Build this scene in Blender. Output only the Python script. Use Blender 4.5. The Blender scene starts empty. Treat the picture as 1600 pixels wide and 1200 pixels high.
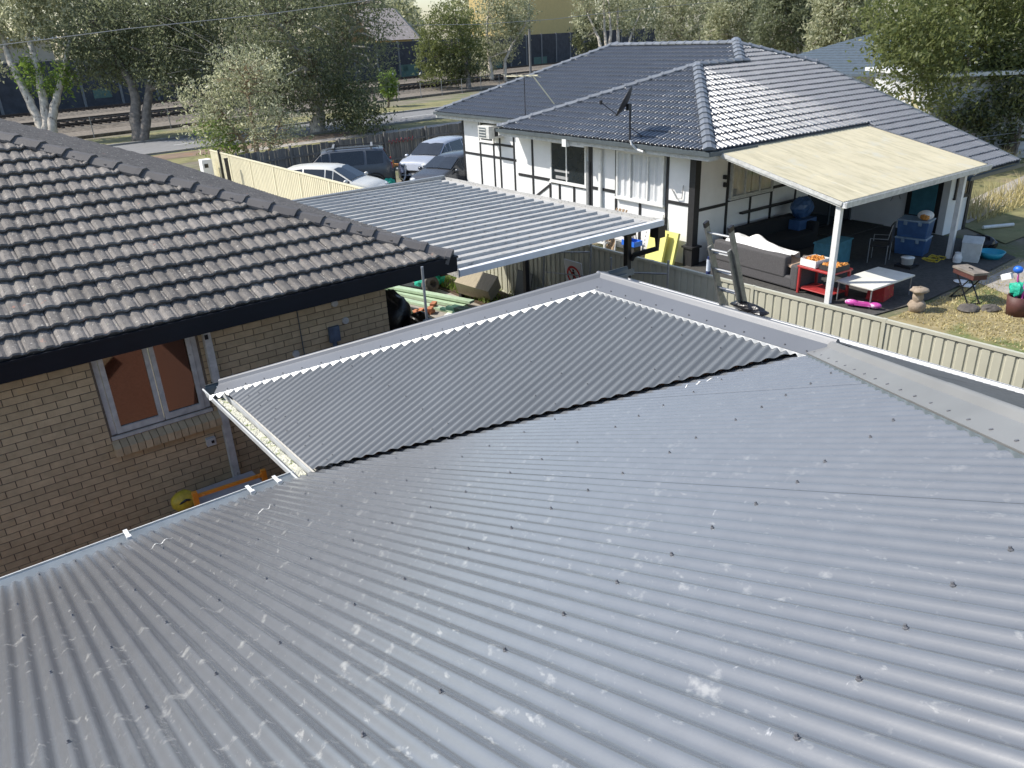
import bpy, bmesh, math, random
import numpy as np
from mathutils import Vector, Matrix, Quaternion
random.seed(7); RNG = np.random.default_rng(11)
SC = bpy.context.scene
COL = SC.collection
rad = math.radians; cos = math.cos; sin = math.sin; tan = math.tan

# ------------------------------------------------------------------ camera, sky, sun, exposure
CAMLOC = Vector((0.0, 0.0, 6.0))
R_ = Vector((0.78938216, -0.61241606, -0.04268924)); U_ = Vector((0.28311458, 0.30145848, 0.9104773)); W_ = Vector((0.54472189, 0.73080048, -0.41134986))
cd = bpy.data.cameras.new('camera'); cam = bpy.data.objects.new('camera', cd); COL.objects.link(cam)
cd.sensor_width = 36.0; cd.lens = 1225.14 / 1600 * 36; cd.clip_start = 0.05; cd.clip_end = 2000
mw = Matrix((R_, U_, -W_)).transposed().to_4x4(); mw.translation = CAMLOC; cam.matrix_world = mw
SC.camera = cam
SUN_EL, SUN_AZ = rad(46), rad(-47)          # azimuth measured from +Y towards +X
wd = bpy.data.worlds.new('World'); SC.world = wd; wd.use_nodes = True
nt = wd.node_tree; bg = nt.nodes['Background']
sk = nt.nodes.new('ShaderNodeTexSky'); sk.sky_type = 'NISHITA'; sk.sun_disc = False
sk.sun_elevation = SUN_EL; sk.sun_rotation = SUN_AZ % (2 * math.pi); sk.air_density = 1.0; sk.dust_density = 1.2; sk.ozone_density = 1.0
nt.links.new(sk.outputs[0], bg.inputs[0]); bg.inputs[1].default_value = 0.15
sl = bpy.data.lights.new('sun', 'SUN'); sl.energy = 4.1; sl.angle = rad(0.53); sl.color = (1.0, 0.95, 0.87)
so = bpy.data.objects.new('sun', sl); COL.objects.link(so); so.location = (-20, 40, 60)
SUND = Vector((sin(SUN_AZ) * cos(SUN_EL), cos(SUN_AZ) * cos(SUN_EL), sin(SUN_EL)))
so.rotation_euler = (-SUND).to_track_quat('-Z', 'Y').to_euler()
SC.view_settings.view_transform = 'Standard'; SC.view_settings.look = 'None'
SC.view_settings.exposure = 0.47; SC.view_settings.gamma = 1.0; SC.view_settings.use_curve_mapping = False
SC.cycles.max_bounces = 6; SC.cycles.transparent_max_bounces = 12

# ------------------------------------------------------------------ helpers
def at(px, py, z=None, X=None, Y=None):
    """World point seen at a photo pixel, on a level, or on a plane X= or Y=."""
    d = R_ * ((px - 800) / 1225.14) - U_ * ((py - 600) / 1225.14) + W_
    if z is not None: t = (z - 6.0) / d.z
    elif X is not None: t = X / d.x
    else: t = Y / d.y
    return CAMLOC + d * t

def seen(p, m=60):
    v = Vector(p) - CAMLOC; w = v.dot(W_)
    if w < 0.2: return False
    x = 800 + 1225.14 * v.dot(R_) / w; y = 600 - 1225.14 * v.dot(U_) / w
    return -m < x < 1600 + m and -m < y < 1200 + m

class MB:
    def __init__(s): s.v = []; s.f = []
    def add(s, vs, fs, M=None):
        b = len(s.v)
        if M is not None: vs = [M @ Vector(p) for p in vs]
        s.v += [tuple(p) for p in vs]; s.f += [tuple(i + b for i in f) for f in fs]; return s
    def box(s, c, d, M=None, rz=0.0, top=1.0):
        x, y, z = d[0] / 2, d[1] / 2, d[2] / 2
        vs = [(-x, -y, -z), (x, -y, -z), (x, y, -z), (-x, y, -z), (-x * top, -y * top, z), (x * top, -y * top, z), (x * top, y * top, z), (-x * top, y * top, z)]
        T = Matrix.Translation(Vector(c)) @ Matrix.Rotation(rz, 4, 'Z')
        if M is not None: T = M @ T
        return s.add(vs, [(0, 3, 2, 1), (4, 5, 6, 7), (0, 1, 5, 4), (1, 2, 6, 5), (2, 3, 7, 6), (3, 0, 4, 7)], T)
    def b2(s, a, b, M=None):
        a, b = Vector(a), Vector(b); return s.box((a + b) / 2, (abs(b.x - a.x), abs(b.y - a.y), abs(b.z - a.z)), M)
    def bar(s, a, b, w, h=None, up=(0, 0, 1), M=None):
        """rectangular bar from a to b"""
        h = w if h is None else h
        a, b = Vector(a), Vector(b)
        if M is not None: a, b = M @ a, M @ b; up = M.to_3x3() @ Vector(up)
        d = (b - a).normalized(); sd = d.cross(Vector(up))
        if sd.length < 1e-4: sd = d.cross(Vector((0, 1, 0)))
        sd.normalize(); u = sd.cross(d)
        o = [sd * (w / 2) * i + u * (h / 2) * j for i, j in ((-1, -1), (1, -1), (1, 1), (-1, 1))]
        return s.add([a + q for q in o] + [b + q for q in o], [(0, 1, 2, 3), (7, 6, 5, 4), (0, 4, 5, 1), (1, 5, 6, 2), (2, 6, 7, 3), (3, 7, 4, 0)])
    def tube(s, pts, r, n=8, cap=True, M=None):
        pts = [Vector(p) for p in pts]
        if M is not None: pts = [M @ p for p in pts]
        rs = r if isinstance(r, (list, tuple)) else [r] * len(pts)
        base = len(s.v); prev = None
        for i, p in enumerate(pts):
            t = (pts[min(i + 1, len(pts) - 1)] - pts[max(i - 1, 0)])
            t = t.normalized() if t.length > 1e-9 else Vector((0, 0, 1))
            if prev is None:
                a = Vector((1, 0, 0)) if abs(t.x) < 0.8 else Vector((0, 1, 0)); prev = t.cross(a).normalized()
            prev = (prev - t * prev.dot(t)).normalized(); q = t.cross(prev)
            for k in range(n):
                an = 2 * math.pi * k / n; s.v.append(tuple(p + (prev * cos(an) + q * sin(an)) * rs[i]))
        for i in range(len(pts) - 1):
            for k in range(n):
                a = base + i * n + k; b = base + i * n + (k + 1) % n
                s.f.append((a, b, b + n, a + n))
        if cap:
            s.f.append(tuple(base + k for k in reversed(range(n)))); e = base + (len(pts) - 1) * n
            s.f.append(tuple(e + k for k in range(n)))
        return s
    def lathe(s, prof, n=16, M=None):
        vs = []; fs = []; m = len(prof)
        for k in range(n):
            a = 2 * math.pi * k / n
            vs += [(r * cos(a), r * sin(a), z) for r, z in prof]
        for k in range(n):
            k2 = (k + 1) % n
            for j in range(m - 1): fs.append((k * m + j, k2 * m + j, k2 * m + j + 1, k * m + j + 1))
        return s.add(vs, fs, M)
    def prism(s, poly, d, M=None):
        """poly: 3D points of a flat outline, extruded by vector d"""
        n = len(poly); d = Vector(d); P = [Vector(p) for p in poly]
        vs = P + [p + d for p in P]
        fs = [tuple(range(n))[::-1], tuple(range(n, 2 * n))] + [(i, (i + 1) % n, n + (i + 1) % n, n + i) for i in range(n)]
        return s.add(vs, fs, M)
    def extrude(s, prof, a, b, side, up, M=None, closed=False):
        """profile [(s,u)] swept straight from a to b"""
        a, b, side, up = Vector(a), Vector(b), Vector(side), Vector(up)
        n = len(prof); vs = [a + side * p + up * q for p, q in prof] + [b + side * p + up * q for p, q in prof]
        fs = [(i, i + 1, n + i + 1, n + i) for i in range(n - 1)]
        if closed: fs += [(n - 1, 0, n, 2 * n - 1), tuple(range(n))[::-1], tuple(range(n, 2 * n))]
        return s.add(vs, fs, M)
    def ball(s, c, r, M=None, n=10, jit=0.0):
        rr = r if isinstance(r, (list, tuple)) else (r, r, r); m = max(4, n // 2 + 1); vs = []; fs = []
        for i in range(m + 1):
            ph = math.pi * i / m
            for k in range(n):
                a = 2 * math.pi * k / n; j = 1 + random.uniform(-jit, jit)
                vs.append((c[0] + rr[0] * sin(ph) * cos(a) * j, c[1] + rr[1] * sin(ph) * sin(a) * j, c[2] - rr[2] * cos(ph) * j))
        for i in range(m):
            for k in range(n):
                fs.append((i * n + k, i * n + (k + 1) % n, (i + 1) * n + (k + 1) % n, (i + 1) * n + k))
        return s.add(vs, fs, M)
    def mesh(s, name, smooth=False):
        me = bpy.data.meshes.new(name); me.from_pydata(s.v, [], s.f); me.update()
        if smooth:
            me.polygons.foreach_set('use_smooth', [True] * len(me.polygons))
        return me

def link(name, me, m, parent=None, kind=None, label=None, world=False):
    o = bpy.data.objects.new(name, me); COL.objects.link(o)
    if m is not None and len(me.materials) == 0: me.materials.append(m)
    if parent is not None:
        o.parent = parent
    if kind: o['kind'] = kind
    if label: o['label'] = label
    return o
def part(name, mb, m, parent, smooth=False, kind=None, label=None):
    return link(name, mb.mesh(name, smooth), m, parent, kind, label)
def tag(o, label, cat, group=None):
    o['label'] = label; o['category'] = cat
    if group: o['group'] = group
    return o
def thing(name, label, cat, loc=(0, 0, 0), rz=0.0, group=None):
    o = bpy.data.objects.new(name, None); o.empty_display_size = 0.2; COL.objects.link(o)
    o.location = loc; o.rotation_euler = (0, 0, rz); return tag(o, label, cat, group)
def single(name, label, cat, mb, m, loc=(0, 0, 0), rz=0.0, smooth=False, group=None):
    o = part(name, mb, m, None, smooth); o.location = loc; o.rotation_euler = (0, 0, rz); return tag(o, label, cat, group)
def copy_tree(o, parent=None):
    c = o.copy(); COL.objects.link(c); c.parent = parent
    for ch in list(o.children): copy_tree(ch, c)
    return c
def structure(name, mb, m, smooth=False):
    o = part(name, mb, m, None, smooth); o['kind'] = 'structure'; return o

# ------------------------------------------------------------------ materials
def M(name, col, rough=0.6, var=0.2, scale=6.0, bump=0.0, bscale=None, metal=0.0, spec=0.5, rand=0.0, spots=(), stretch=None, emit=None, coat=0.0, ior=1.5, wear=None):
    m = bpy.data.materials.new(name); m.use_nodes = True; t = m.node_tree; N = t.nodes; L = t.links
    b = N['Principled BSDF']; b.inputs['Roughness'].default_value = rough; b.inputs['Metallic'].default_value = metal
    b.inputs['Specular IOR Level'].default_value = spec
    b.inputs['IOR'].default_value = ior; b.inputs['Coat Weight'].default_value = coat; b.inputs['Coat Roughness'].default_value = 0.22; b.inputs['Coat IOR'].default_value = 1.6
    tc = N.new('ShaderNodeTexCoord'); vec = tc.outputs['Object']; oi = None
    if rand:
        oi = N.new('ShaderNodeObjectInfo'); mu = N.new('ShaderNodeMath'); mu.operation = 'MULTIPLY'; mu.inputs[1].default_value = 173.0
        L.new(oi.outputs['Random'], mu.inputs[0]); ad = N.new('ShaderNodeVectorMath'); ad.operation = 'ADD'
        L.new(vec, ad.inputs[0]); L.new(mu.outputs[0], ad.inputs[1]); vec = ad.outputs[0]
    def vscaled(st):
        if st is None: return vec
        mp = N.new('ShaderNodeMapping'); mp.inputs['Scale'].default_value = st; L.new(vec, mp.inputs['Vector']); return mp.outputs[0]
    def noise(sc, st=None, det=4.0, rg=0.6):
        n = N.new('ShaderNodeTexNoise'); n.inputs['Scale'].default_value = sc; n.inputs['Detail'].default_value = det; n.inputs['Roughness'].default_value = rg
        L.new(vscaled(st), n.inputs['Vector']); return n.outputs['Fac']
    def ramp(f, lo, hi, a=(0, 0, 0, 1), c=(1, 1, 1, 1)):
        r = N.new('ShaderNodeValToRGB'); r.color_ramp.elements[0].position = lo; r.color_ramp.elements[1].position = hi
        r.color_ramp.elements[0].color = a; r.color_ramp.elements[1].color = c; L.new(f, r.inputs[0]); return r.outputs[0]
    def mix(f, a, c):
        x = N.new('ShaderNodeMix'); x.data_type = 'RGBA'
        if isinstance(f, float): x.inputs[0].default_value = f
        else: L.new(f, x.inputs[0])
        for i, q in ((6, a), (7, c)):
            if isinstance(q, tuple): x.inputs[i].default_value = (*q[:3], 1)
            else: L.new(q, x.inputs[i])
        return x.outputs[2]
    lo = tuple(c * (1 - var) for c in col[:3]); hi = tuple(min(1, c * (1 + var)) for c in col[:3])
    c = ramp(noise(scale, stretch), 0.3, 0.7, (*lo, 1), (*hi, 1))
    if rand:
        hv = N.new('ShaderNodeHueSaturation'); mr = N.new('ShaderNodeMapRange'); mr.inputs[3].default_value = 1 - rand; mr.inputs[4].default_value = 1 + rand
        L.new(oi.outputs['Random'], mr.inputs[0]); L.new(mr.outputs[0], hv.inputs['Value']); L.new(c, hv.inputs['Color']); c = hv.outputs[0]
    if wear:                               # wear thins out along the sheet, from x = wear[0] to wear[1]
        sx = N.new('ShaderNodeSeparateXYZ'); L.new(tc.outputs['Object'], sx.inputs[0]); wm = N.new('ShaderNodeMapRange'); wm.inputs[1].default_value = wear[0]; wm.inputs[2].default_value = wear[1]; wm.inputs[3].default_value = 1.0; wm.inputs[4].default_value = wear[2]
        L.new(sx.outputs[0], wm.inputs[0])
    for sp in spots:                       # (colour, scale, lo, hi, stretch)
        fm_ = ramp(noise(sp[1], sp[4] if len(sp) > 4 else stretch, 6.0, 0.65), sp[2], sp[3])
        if wear:
            ml = N.new('ShaderNodeMath'); ml.operation = 'MULTIPLY'; L.new(fm_, ml.inputs[0]); L.new(wm.outputs[0], ml.inputs[1]); fm_ = ml.outputs[0]
        c = mix(fm_, c, sp[0])
    L.new(c, b.inputs['Base Color'])
    if bump:
        bp = N.new('ShaderNodeBump'); bp.inputs['Strength'].default_value = bump; bp.inputs['Distance'].default_value = 0.02
        L.new(noise(bscale or scale * 4, stretch), bp.inputs['Height']); L.new(bp.outputs[0], b.inputs['Normal'])
    if emit: b.inputs['Emission Color'].default_value = (*emit, 1); b.inputs['Emission Strength'].default_value = 1
    return m

def leaf_mat(name, cols, trans=0.35, rough=0.45):
    m = bpy.data.materials.new(name); m.use_nodes = True; t = m.node_tree; N = t.nodes; L = t.links
    b = N['Principled BSDF']; b.inputs['Roughness'].default_value = rough; out = N['Material Output']
    g = N.new('ShaderNodeNewGeometry'); r = N.new('ShaderNodeValToRGB'); L.new(g.outputs['Random Per Island'], r.inputs[0])
    e = r.color_ramp.elements
    for i, c in enumerate(cols):
        p = i / (len(cols) - 1)
        x = e[0] if i == 0 else (e[1] if i == len(cols) - 1 else e.new(p))
        x.position = p; x.color = (*c, 1)
    L.new(r.outputs[0], b.inputs['Base Color'])
    tr = N.new('ShaderNodeBsdfTranslucent'); L.new(r.outputs[0], tr.inputs[0])
    mx = N.new('ShaderNodeMixShader'); mx.inputs[0].default_value = trans
    L.new(b.outputs[0], mx.inputs[1]); L.new(tr.outputs[0], mx.inputs[2]); L.new(mx.outputs[0], out.inputs[0])
    return m

def pane_mat(name, tint=(0.9, 0.95, 0.95), refl=0.06):
    m = bpy.data.materials.new(name); m.use_nodes = True; t = m.node_tree; N = t.nodes; L = t.links
    tr = N.new('ShaderNodeBsdfTransparent'); tr.inputs[0].default_value = (*tint, 1)
    gl = N.new('ShaderNodeBsdfGlossy'); gl.inputs['Roughness'].default_value = 0.03
    fr = N.new('ShaderNodeLayerWeight'); fr.inputs[0].default_value = 0.5; pw = N.new('ShaderNodeMath'); pw.operation = 'POWER'; pw.inputs[1].default_value = 4.0; L.new(fr.outputs['Facing'], pw.inputs[0])
    ad = N.new('ShaderNodeMath'); ad.operation = 'MULTIPLY_ADD'; ad.inputs[1].default_value = 0.6; ad.inputs[2].default_value = refl; ad.use_clamp = True; L.new(pw.outputs[0], ad.inputs[0])
    mx = N.new('ShaderNodeMixShader'); L.new(ad.outputs[0], mx.inputs[0]); L.new(tr.outputs[0], mx.inputs[1]); L.new(gl.outputs[0], mx.inputs[2])
    L.new(mx.outputs[0], N['Material Output'].inputs[0]); return m

W = dict(
 roof=M('painted_steel_grey', (0.135, 0.143, 0.154), 0.26, 0.06, 9.0, 0.02, 40, spec=1.0, coat=0.5, wear=(-3.4, -.6, .22), spots=(((0.32, 0.32, 0.31), 11.0, 0.60, 0.70, (1, 0.7, 1)), ((0.34, 0.34, 0.33), 34.0, 0.62, 0.72, (1.0, 0.22, 1.0)), ((0.48, 0.48, 0.48), 22.0, 0.68, 0.74, (0.5, 1.6, 1)))),
 roof2=M('painted_steel_grey_mid', (0.125, 0.136, 0.146), 0.36, 0.08, 1.1, 0.04, 40, spec=0.5, spots=(((0.4, 0.4, 0.42), 14.0, 0.72, 0.78, (1, 1, 1)),)),
 roof_dusty=M('painted_steel_dusty', (0.13, 0.125, 0.12), 0.55, 0.2, 3.0, 0.05, 40, spots=(((0.3, 0.29, 0.28), 18.0, 0.68, 0.74, (1, 0.4, 1)),)),
 cap=M('cap_flashing_grey', (0.138, 0.146, 0.160), 0.38, 0.10, 0.9, 0.03, 20, spec=0.5, spots=(((0.36, 0.36, 0.36), 9.0, 0.7, 0.78),)),
 raw=M('bare_flashing_edge', (0.72, 0.73, 0.72), 0.42, 0.15, 9.0, metal=0.15),
 gut=M('gutter_blue_grey', (0.55, 0.57, 0.57), 0.5, 0.15, 5.0),
 gutd=M('gutter_front_grey', (0.10, 0.12, 0.13), 0.5, 0.15, 5.0),
 gutw=M('gutter_white', (0.72, 0.73, 0.74), 0.45, 0.08, 5.0),
 litter=M('dried_leaf_litter', (0.58, 0.57, 0.46), 0.9, 0.3, 25.0, 0.15, 60, spots=(((0.22, 0.26, 0.10), 16.0, 0.56, 0.62), ((0.10, 0.09, 0.06), 30.0, 0.66, 0.7))),
 screw=M('screw_zinc', (0.16, 0.16, 0.17), 0.4, 0.2, 30, metal=0.3),
 brick=M('cream_brick', (0.55, 0.43, 0.265), 0.85, 0.12, 9.0, 0.35, 70, rand=0.12, spots=(((0.60, 0.43, 0.23), 3.0, 0.6, 0.8), ((0.28, 0.23, 0.17), 28.0, 0.68, 0.8))),
 mortar=M('mortar', (0.17, 0.14, 0.105), 0.95, 0.3, 30, 0.4, 80),
 redbrick=M('red_brick_wall', (0.24, 0.11, 0.075), 0.85, 0.35, 30, stretch=(1, 1, 3)),
 tile_old=M('weathered_concrete_tile', (0.165, 0.150, 0.135), 0.8, 0.25, 7.0, 0.45, 60, rand=0.26, spots=(((0.075, 0.070, 0.066), 5.0, 0.54, 0.74, (5, 0.6, 1)), ((0.48, 0.45, 0.39), 24.0, 0.61, 0.67), ((0.36, 0.17, 0.12), 5.0, 0.66, 0.74), ((0.30, 0.31, 0.20), 17.0, 0.66, 0.71))),
 cap_old=M('old_ridge_tile', (0.105, 0.098, 0.095), 0.75, 0.12, 4.0, 0.25, 60, rand=0.10),
 mort2=M('cement_bedding', (0.14, 0.13, 0.12), 0.95, 0.3, 14, 0.5, 60, spots=(((0.4, 0.4, 0.36), 20.0, 0.62, 0.68),)),
 tile_new=M('painted_grey_tile', (0.108, 0.119, 0.138), 0.32, 0.12, 5.0, 0.10, 50, spec=0.75, rand=0.12),
 cap_new=M('painted_ridge_tile', (0.165, 0.18, 0.20), 0.42, 0.12, 4.0, 0.2, 40, rand=0.1, spots=(((0.55, 0.56, 0.6), 6.0, 0.68, 0.74),)),
 tile_blue=M('blue_grey_tile', (0.075, 0.10, 0.125), 0.6, 0.2, 4.0),
 fascia_d=M('dark_fascia', (0.006, 0.008, 0.013), 0.5, 0.15, 4.0, spec=0.25),
 black=M('black_timber', (0.020, 0.020, 0.022), 0.55, 0.25, 10),
 black2=M('black_steel', (0.013, 0.013, 0.015), 0.4, 0.2, 10),
 white=M('white_render', (0.80, 0.80, 0.79), 0.85, 0.05, 2.0, 0.15, 60, spots=(((0.62, 0.61, 0.58), 2.5, 0.62, 0.8),)),
 whitep=M('white_paint', (0.74, 0.74, 0.72), 0.5, 0.10, 8.0, spots=(((0.42, 0.40, 0.36), 9.0, 0.66, 0.76),)),
 offw=M('old_white_timber', (0.56, 0.56, 0.53), 0.65, 0.2, 9.0, spots=(((0.25, 0.24, 0.22), 9.0, 0.64, 0.74),)),
 cream=M('cream_steel', (0.68, 0.63, 0.45), 0.55, 0.06, 3.0, spots=(((0.42, 0.40, 0.30), 7.0, 0.66, 0.76, (1, 1, .25)),)),
 sage=M('sage_steel', (0.47, 0.46, 0.365), 0.55, 0.06, 3.0, spots=(((0.27, 0.28, 0.22), 6.0, 0.64, 0.78, (1, 1, .25)),)),
 dkgreen=M('dark_green_steel', (0.055, 0.062, 0.060), 0.55, 0.15, 3.0),
 zinc=M('weathered_zinc_sheet', (0.44, 0.435, 0.415), 0.62, 0.10, 2.0, spec=0.2, spots=(((0.17, 0.165, 0.155), 26.0, 0.56, 0.66, (0.3, 1, 1)), ((0.33, 0.33, 0.32), 3.0, 0.6, 0.75))),
 fibro=M('cream_awning_sheet', (0.56, 0.505, 0.35), 0.7, 0.06, 1.5, 0.1, 40, spots=(((0.44, 0.40, 0.27), 4.0, 0.48, 0.66, (1.6, 0.22, 1)), ((0.22, 0.20, 0.15), 22.0, 0.69, 0.73), ((0.52, 0.50, 0.40), 2.0, 0.55, 0.7))),
 alu=M('aluminium', (0.42, 0.42, 0.41), 0.42, 0.15, 12, metal=0.7),
 alud=M('worn_aluminium_stile', (0.24, 0.24, 0.22), 0.5, 0.25, 14, metal=0.5),
 steel=M('galvanised_steel', (0.30, 0.31, 0.32), 0.45, 0.2, 15, metal=0.5),
 conc=M('concrete', (0.34, 0.31, 0.27), 0.9, 0.2, 4, 0.3, 50),
 concd=M('old_exposed_concrete', (0.062, 0.060, 0.056), 0.95, 0.3, 12, 0.4, 60),  # patio concrete, colour darkened to carry the deep shade under the awning
 asphalt=M('road_asphalt', (0.20, 0.20, 0.20), 0.9, 0.12, 2, 0.2, 60),
 kerb=M('kerb_concrete', (0.26, 0.25, 0.23), 0.9, 0.2, 3),
 line=M('road_paint', (0.75, 0.75, 0.72), 0.7, 0.1, 5),
 ballast=M('rail_ballast', (0.17, 0.145, 0.115), 0.95, 0.45, 4.0, 0.8, 9),
 railm=M('rust_rail', (0.030, 0.022, 0.018), 0.6, 0.3, 8),
 nwall=M('noise_wall_concrete', (0.048, 0.052, 0.062), 0.8, 0.3, 1.5, 0.3, 12, rand=0.15),
 npost=M('noise_wall_post', (0.19, 0.195, 0.20), 0.85, 0.15, 3),
 gpaint=M('green_cover_paint', (0.10, 0.17, 0.14), 0.8, 0.15, 2),
 paling=M('grey_paling', (0.165, 0.155, 0.143), 0.9, 0.3, 7, 0.4, 40, rand=0.25, stretch=(3, 3, 0.4)),
 wood=M('weathered_wood', (0.30, 0.21, 0.13), 0.8, 0.25, 7, 0.3, 30, stretch=(1, 1, 4)),
 orange=M('orange_steel', (0.75, 0.30, 0.035), 0.45, 0.15, 12, spots=(((0.85, 0.55, 0.25), 9.0, 0.66, 0.74),)),
 yellow=M('yellow_plastic', (0.55, 0.42, 0.04), 0.5, 0.25, 14, spots=(((0.05, 0.05, 0.05), 9.0, 0.60, 0.64),)),
 foam=M('yellow_foam_board', (0.72, 0.68, 0.22), 0.9, 0.06, 5),
 blue=M('blue_plastic', (0.02, 0.14, 0.62), 0.4, 0.15, 8),
 tub=M('blue_tub_plastic', (0.05, 0.11, 0.24), 0.3, 0.2, 4),
 tublid=M('pale_tub_lid', (0.22, 0.30, 0.38), 0.35, 0.2, 5),
 teal=M('teal_cloth', (0.06, 0.20, 0.26), 0.8, 0.2, 5),
 green=M('green_net', (0.02, 0.42, 0.28), 0.6, 0.35, 12, 0.5, 50),
 dgreen=M('dark_green_posts', (0.035, 0.10, 0.075), 0.5, 0.2, 8),
 pgreen=M('pale_green_boards', (0.40, 0.52, 0.36), 0.6, 0.15, 6),
 paver=M('terracotta_paver', (0.50, 0.20, 0.10), 0.85, 0.2, 8, 0.2, 40, rand=0.12),
 rubbish=M('black_bin_bag', (0.010, 0.010, 0.012), 0.30, 0.3, 8, 0.5, 14),
 bluebag=M('blue_grey_bag', (0.10, 0.14, 0.20), 0.5, 0.3, 8, 0.4, 20),
 sofa=M('charcoal_fabric', (0.085, 0.082, 0.085), 0.95, 0.15, 30, 0.3, 120),
 sofad=M('dark_sofa_fabric', (0.014, 0.015, 0.018), 0.9, 0.15, 30),
 sheet=M('white_bedding', (0.80, 0.80, 0.79), 0.9, 0.04, 6, 0.2, 12),
 throw=M('tan_throw', (0.50, 0.36, 0.26), 0.95, 0.2, 12, 0.3, 60),
 red=M('red_table_paint', (0.36, 0.035, 0.035), 0.5, 0.2, 8),
 card=M('white_carton', (0.78, 0.78, 0.76), 0.7, 0.04, 5),
 blk=M('black_carton', (0.03, 0.03, 0.03), 0.7, 0.2, 5),
 crumbs=M('orange_food', (0.60, 0.26, 0.06), 0.8, 0.4, 30, 0.6, 50),
 ttop=M('white_table_top', (0.74, 0.73, 0.66), 0.5, 0.06, 4, spots=(((0.5, 0.47, 0.38), 7.0, 0.64, 0.76),)),
 pink=M('pink_plastic', (0.50, 0.07, 0.32), 0.35, 0.2, 6, spots=(((0.85, 0.65, 0.8), 4.0, 0.55, 0.62),)),
 redbag=M('red_patterned_bag', (0.42, 0.03, 0.03), 0.6, 0.2, 5, spots=(((0.42, 0.30, 0.06), 7.0, 0.60, 0.66),)),
 stump=M('pale_stump_wood', (0.30, 0.24, 0.18), 0.95, 0.3, 9, 0.4, 40, spots=(((0.42, 0.40, 0.36), 5, 0.55, 0.65),)),
 brown=M('dark_brown_paint', (0.09, 0.035, 0.03), 0.6, 0.25, 8),
 bwood=M('brown_box_wood', (0.34, 0.20, 0.14), 0.7, 0.2, 8, spots=(((0.32, 0.31, 0.28), 6.0, 0.55, 0.65),)),
 bin=M('pale_grey_plastic', (0.50, 0.52, 0.50), 0.6, 0.15, 5),
 basin=M('turquoise_plastic', (0.02, 0.30, 0.42), 0.4, 0.15, 5),
 stone=M('dark_stone', (0.10, 0.09, 0.08), 0.9, 0.3, 8, 0.5, 30),
 chalk=M('sawn_block', (0.46, 0.40, 0.29), 0.9, 0.12, 6, 0.3, 40, stretch=(1, 6, 1)),
 soil=M('turned_soil', (0.085, 0.058, 0.035), 0.95, 0.4, 6, 0.8, 20),
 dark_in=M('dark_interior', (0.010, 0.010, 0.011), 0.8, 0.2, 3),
 glassd=M('dark_window_glass', (0.020, 0.026, 0.030), 0.06, 0.2, 2, spec=0.6),
 glassb=M('window_glass_brown', (0.022, 0.012, 0.009), 0.03, 0.3, 5.0, ior=2.5),
 carglass=M('car_glass', (0.018, 0.022, 0.026), 0.04, 0.2, 2, spec=0.8),
 curtain=M('sheer_curtain', (0.84, 0.84, 0.85), 0.9, 0.05, 4),
 curtaing=M('grey_curtain', (0.34, 0.34, 0.34), 0.9, 0.1, 4),
 tyre=M('tyre_rubber', (0.012, 0.012, 0.012), 0.8, 0.2, 10),
 rim=M('wheel_alloy', (0.40, 0.40, 0.41), 0.35, 0.1, 10, metal=0.7),
 lamp=M('headlight_lens', (0.65, 0.68, 0.70), 0.1, 0.1, 5, spec=0.8),
 car_w=M('pearl_car_paint', (0.62, 0.62, 0.58), 0.25, 0.03, 2, spec=0.6),
 car_d=M('dark_grey_car_paint', (0.075, 0.085, 0.10), 0.25, 0.05, 2, spec=0.7),
 car_s=M('silver_car_paint', (0.42, 0.45, 0.50), 0.25, 0.04, 2, metal=0.35, spec=0.7),
 car_k=M('graphite_car_paint', (0.05, 0.055, 0.065), 0.2, 0.05, 2, spec=0.7),
 trim=M('black_plastic_trim', (0.02, 0.02, 0.02), 0.6, 0.1, 5),
 bark=M('pale_paperbark', (0.50, 0.45, 0.38), 0.9, 0.35, 3, 0.5, 14, spots=(((0.14, 0.11, 0.09), 4, 0.55, 0.68, (1, 1, .3)),)),
 barkg=M('grey_bark', (0.20, 0.175, 0.15), 0.95, 0.4, 4, 0.8, 14),
 barkb=M('brown_bark', (0.10, 0.075, 0.055), 0.95, 0.3, 4, 0.6, 14),
 twig=M('dry_twigs', (0.30, 0.22, 0.14), 0.95, 0.3, 5),
 tin=M('rusty_tin_roof', (0.46, 0.38, 0.32), 0.7, 0.2, 3, spots=(((0.60, 0.52, 0.48), 2.0, 0.5, 0.7),)),
 ycl=M('yellow_cladding', (0.62, 0.47, 0.20), 0.6, 0.05, 2),
 beige=M('beige_wall', (0.46, 0.40, 0.31), 0.8, 0.08, 2),
 greenw=M('pale_green_wall', (0.20, 0.30, 0.26), 0.8, 0.08, 2),
 board=M('grey_white_weatherboard', (0.56, 0.57, 0.58), 0.7, 0.08, 2),
 sky_w=M('plank_grey', (0.42, 0.41, 0.41), 0.8, 0.15, 3, 0.2, 30),
 signw=M('sign_white', (0.74, 0.74, 0.73), 0.5, 0.03, 2), signr=M('sign_red', (0.55, 0.02, 0.02), 0.5, 0.03, 2), signk=M('sign_black', (0.01, 0.01, 0.01), 0.5, 0.03, 2),
 canw=M('can_pale', (0.55, 0.60, 0.66), 0.35, 0.2, 20), cank=M('can_navy', (0.02, 0.03, 0.10), 0.4, 0.2, 20),
 dish=M('dish_dark_grey', (0.030, 0.030, 0.035), 0.5, 0.15, 10),
 pane=pane_mat('clear_pane', (0.98, 0.985, 0.985)),
)

def inv(root):
    return (Matrix.Translation(root.location) @ Matrix.Rotation(root.rotation_euler.z, 4, 'Z')).inverted()
def partw(name, mb, m, root, smooth=False, kind=None, label=None, M_=None):
    """part whose shape was given in world coordinates"""
    me = mb.mesh(name, smooth); me.transform(inv(root)); return link(name, me, m, root, kind, label)

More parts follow.
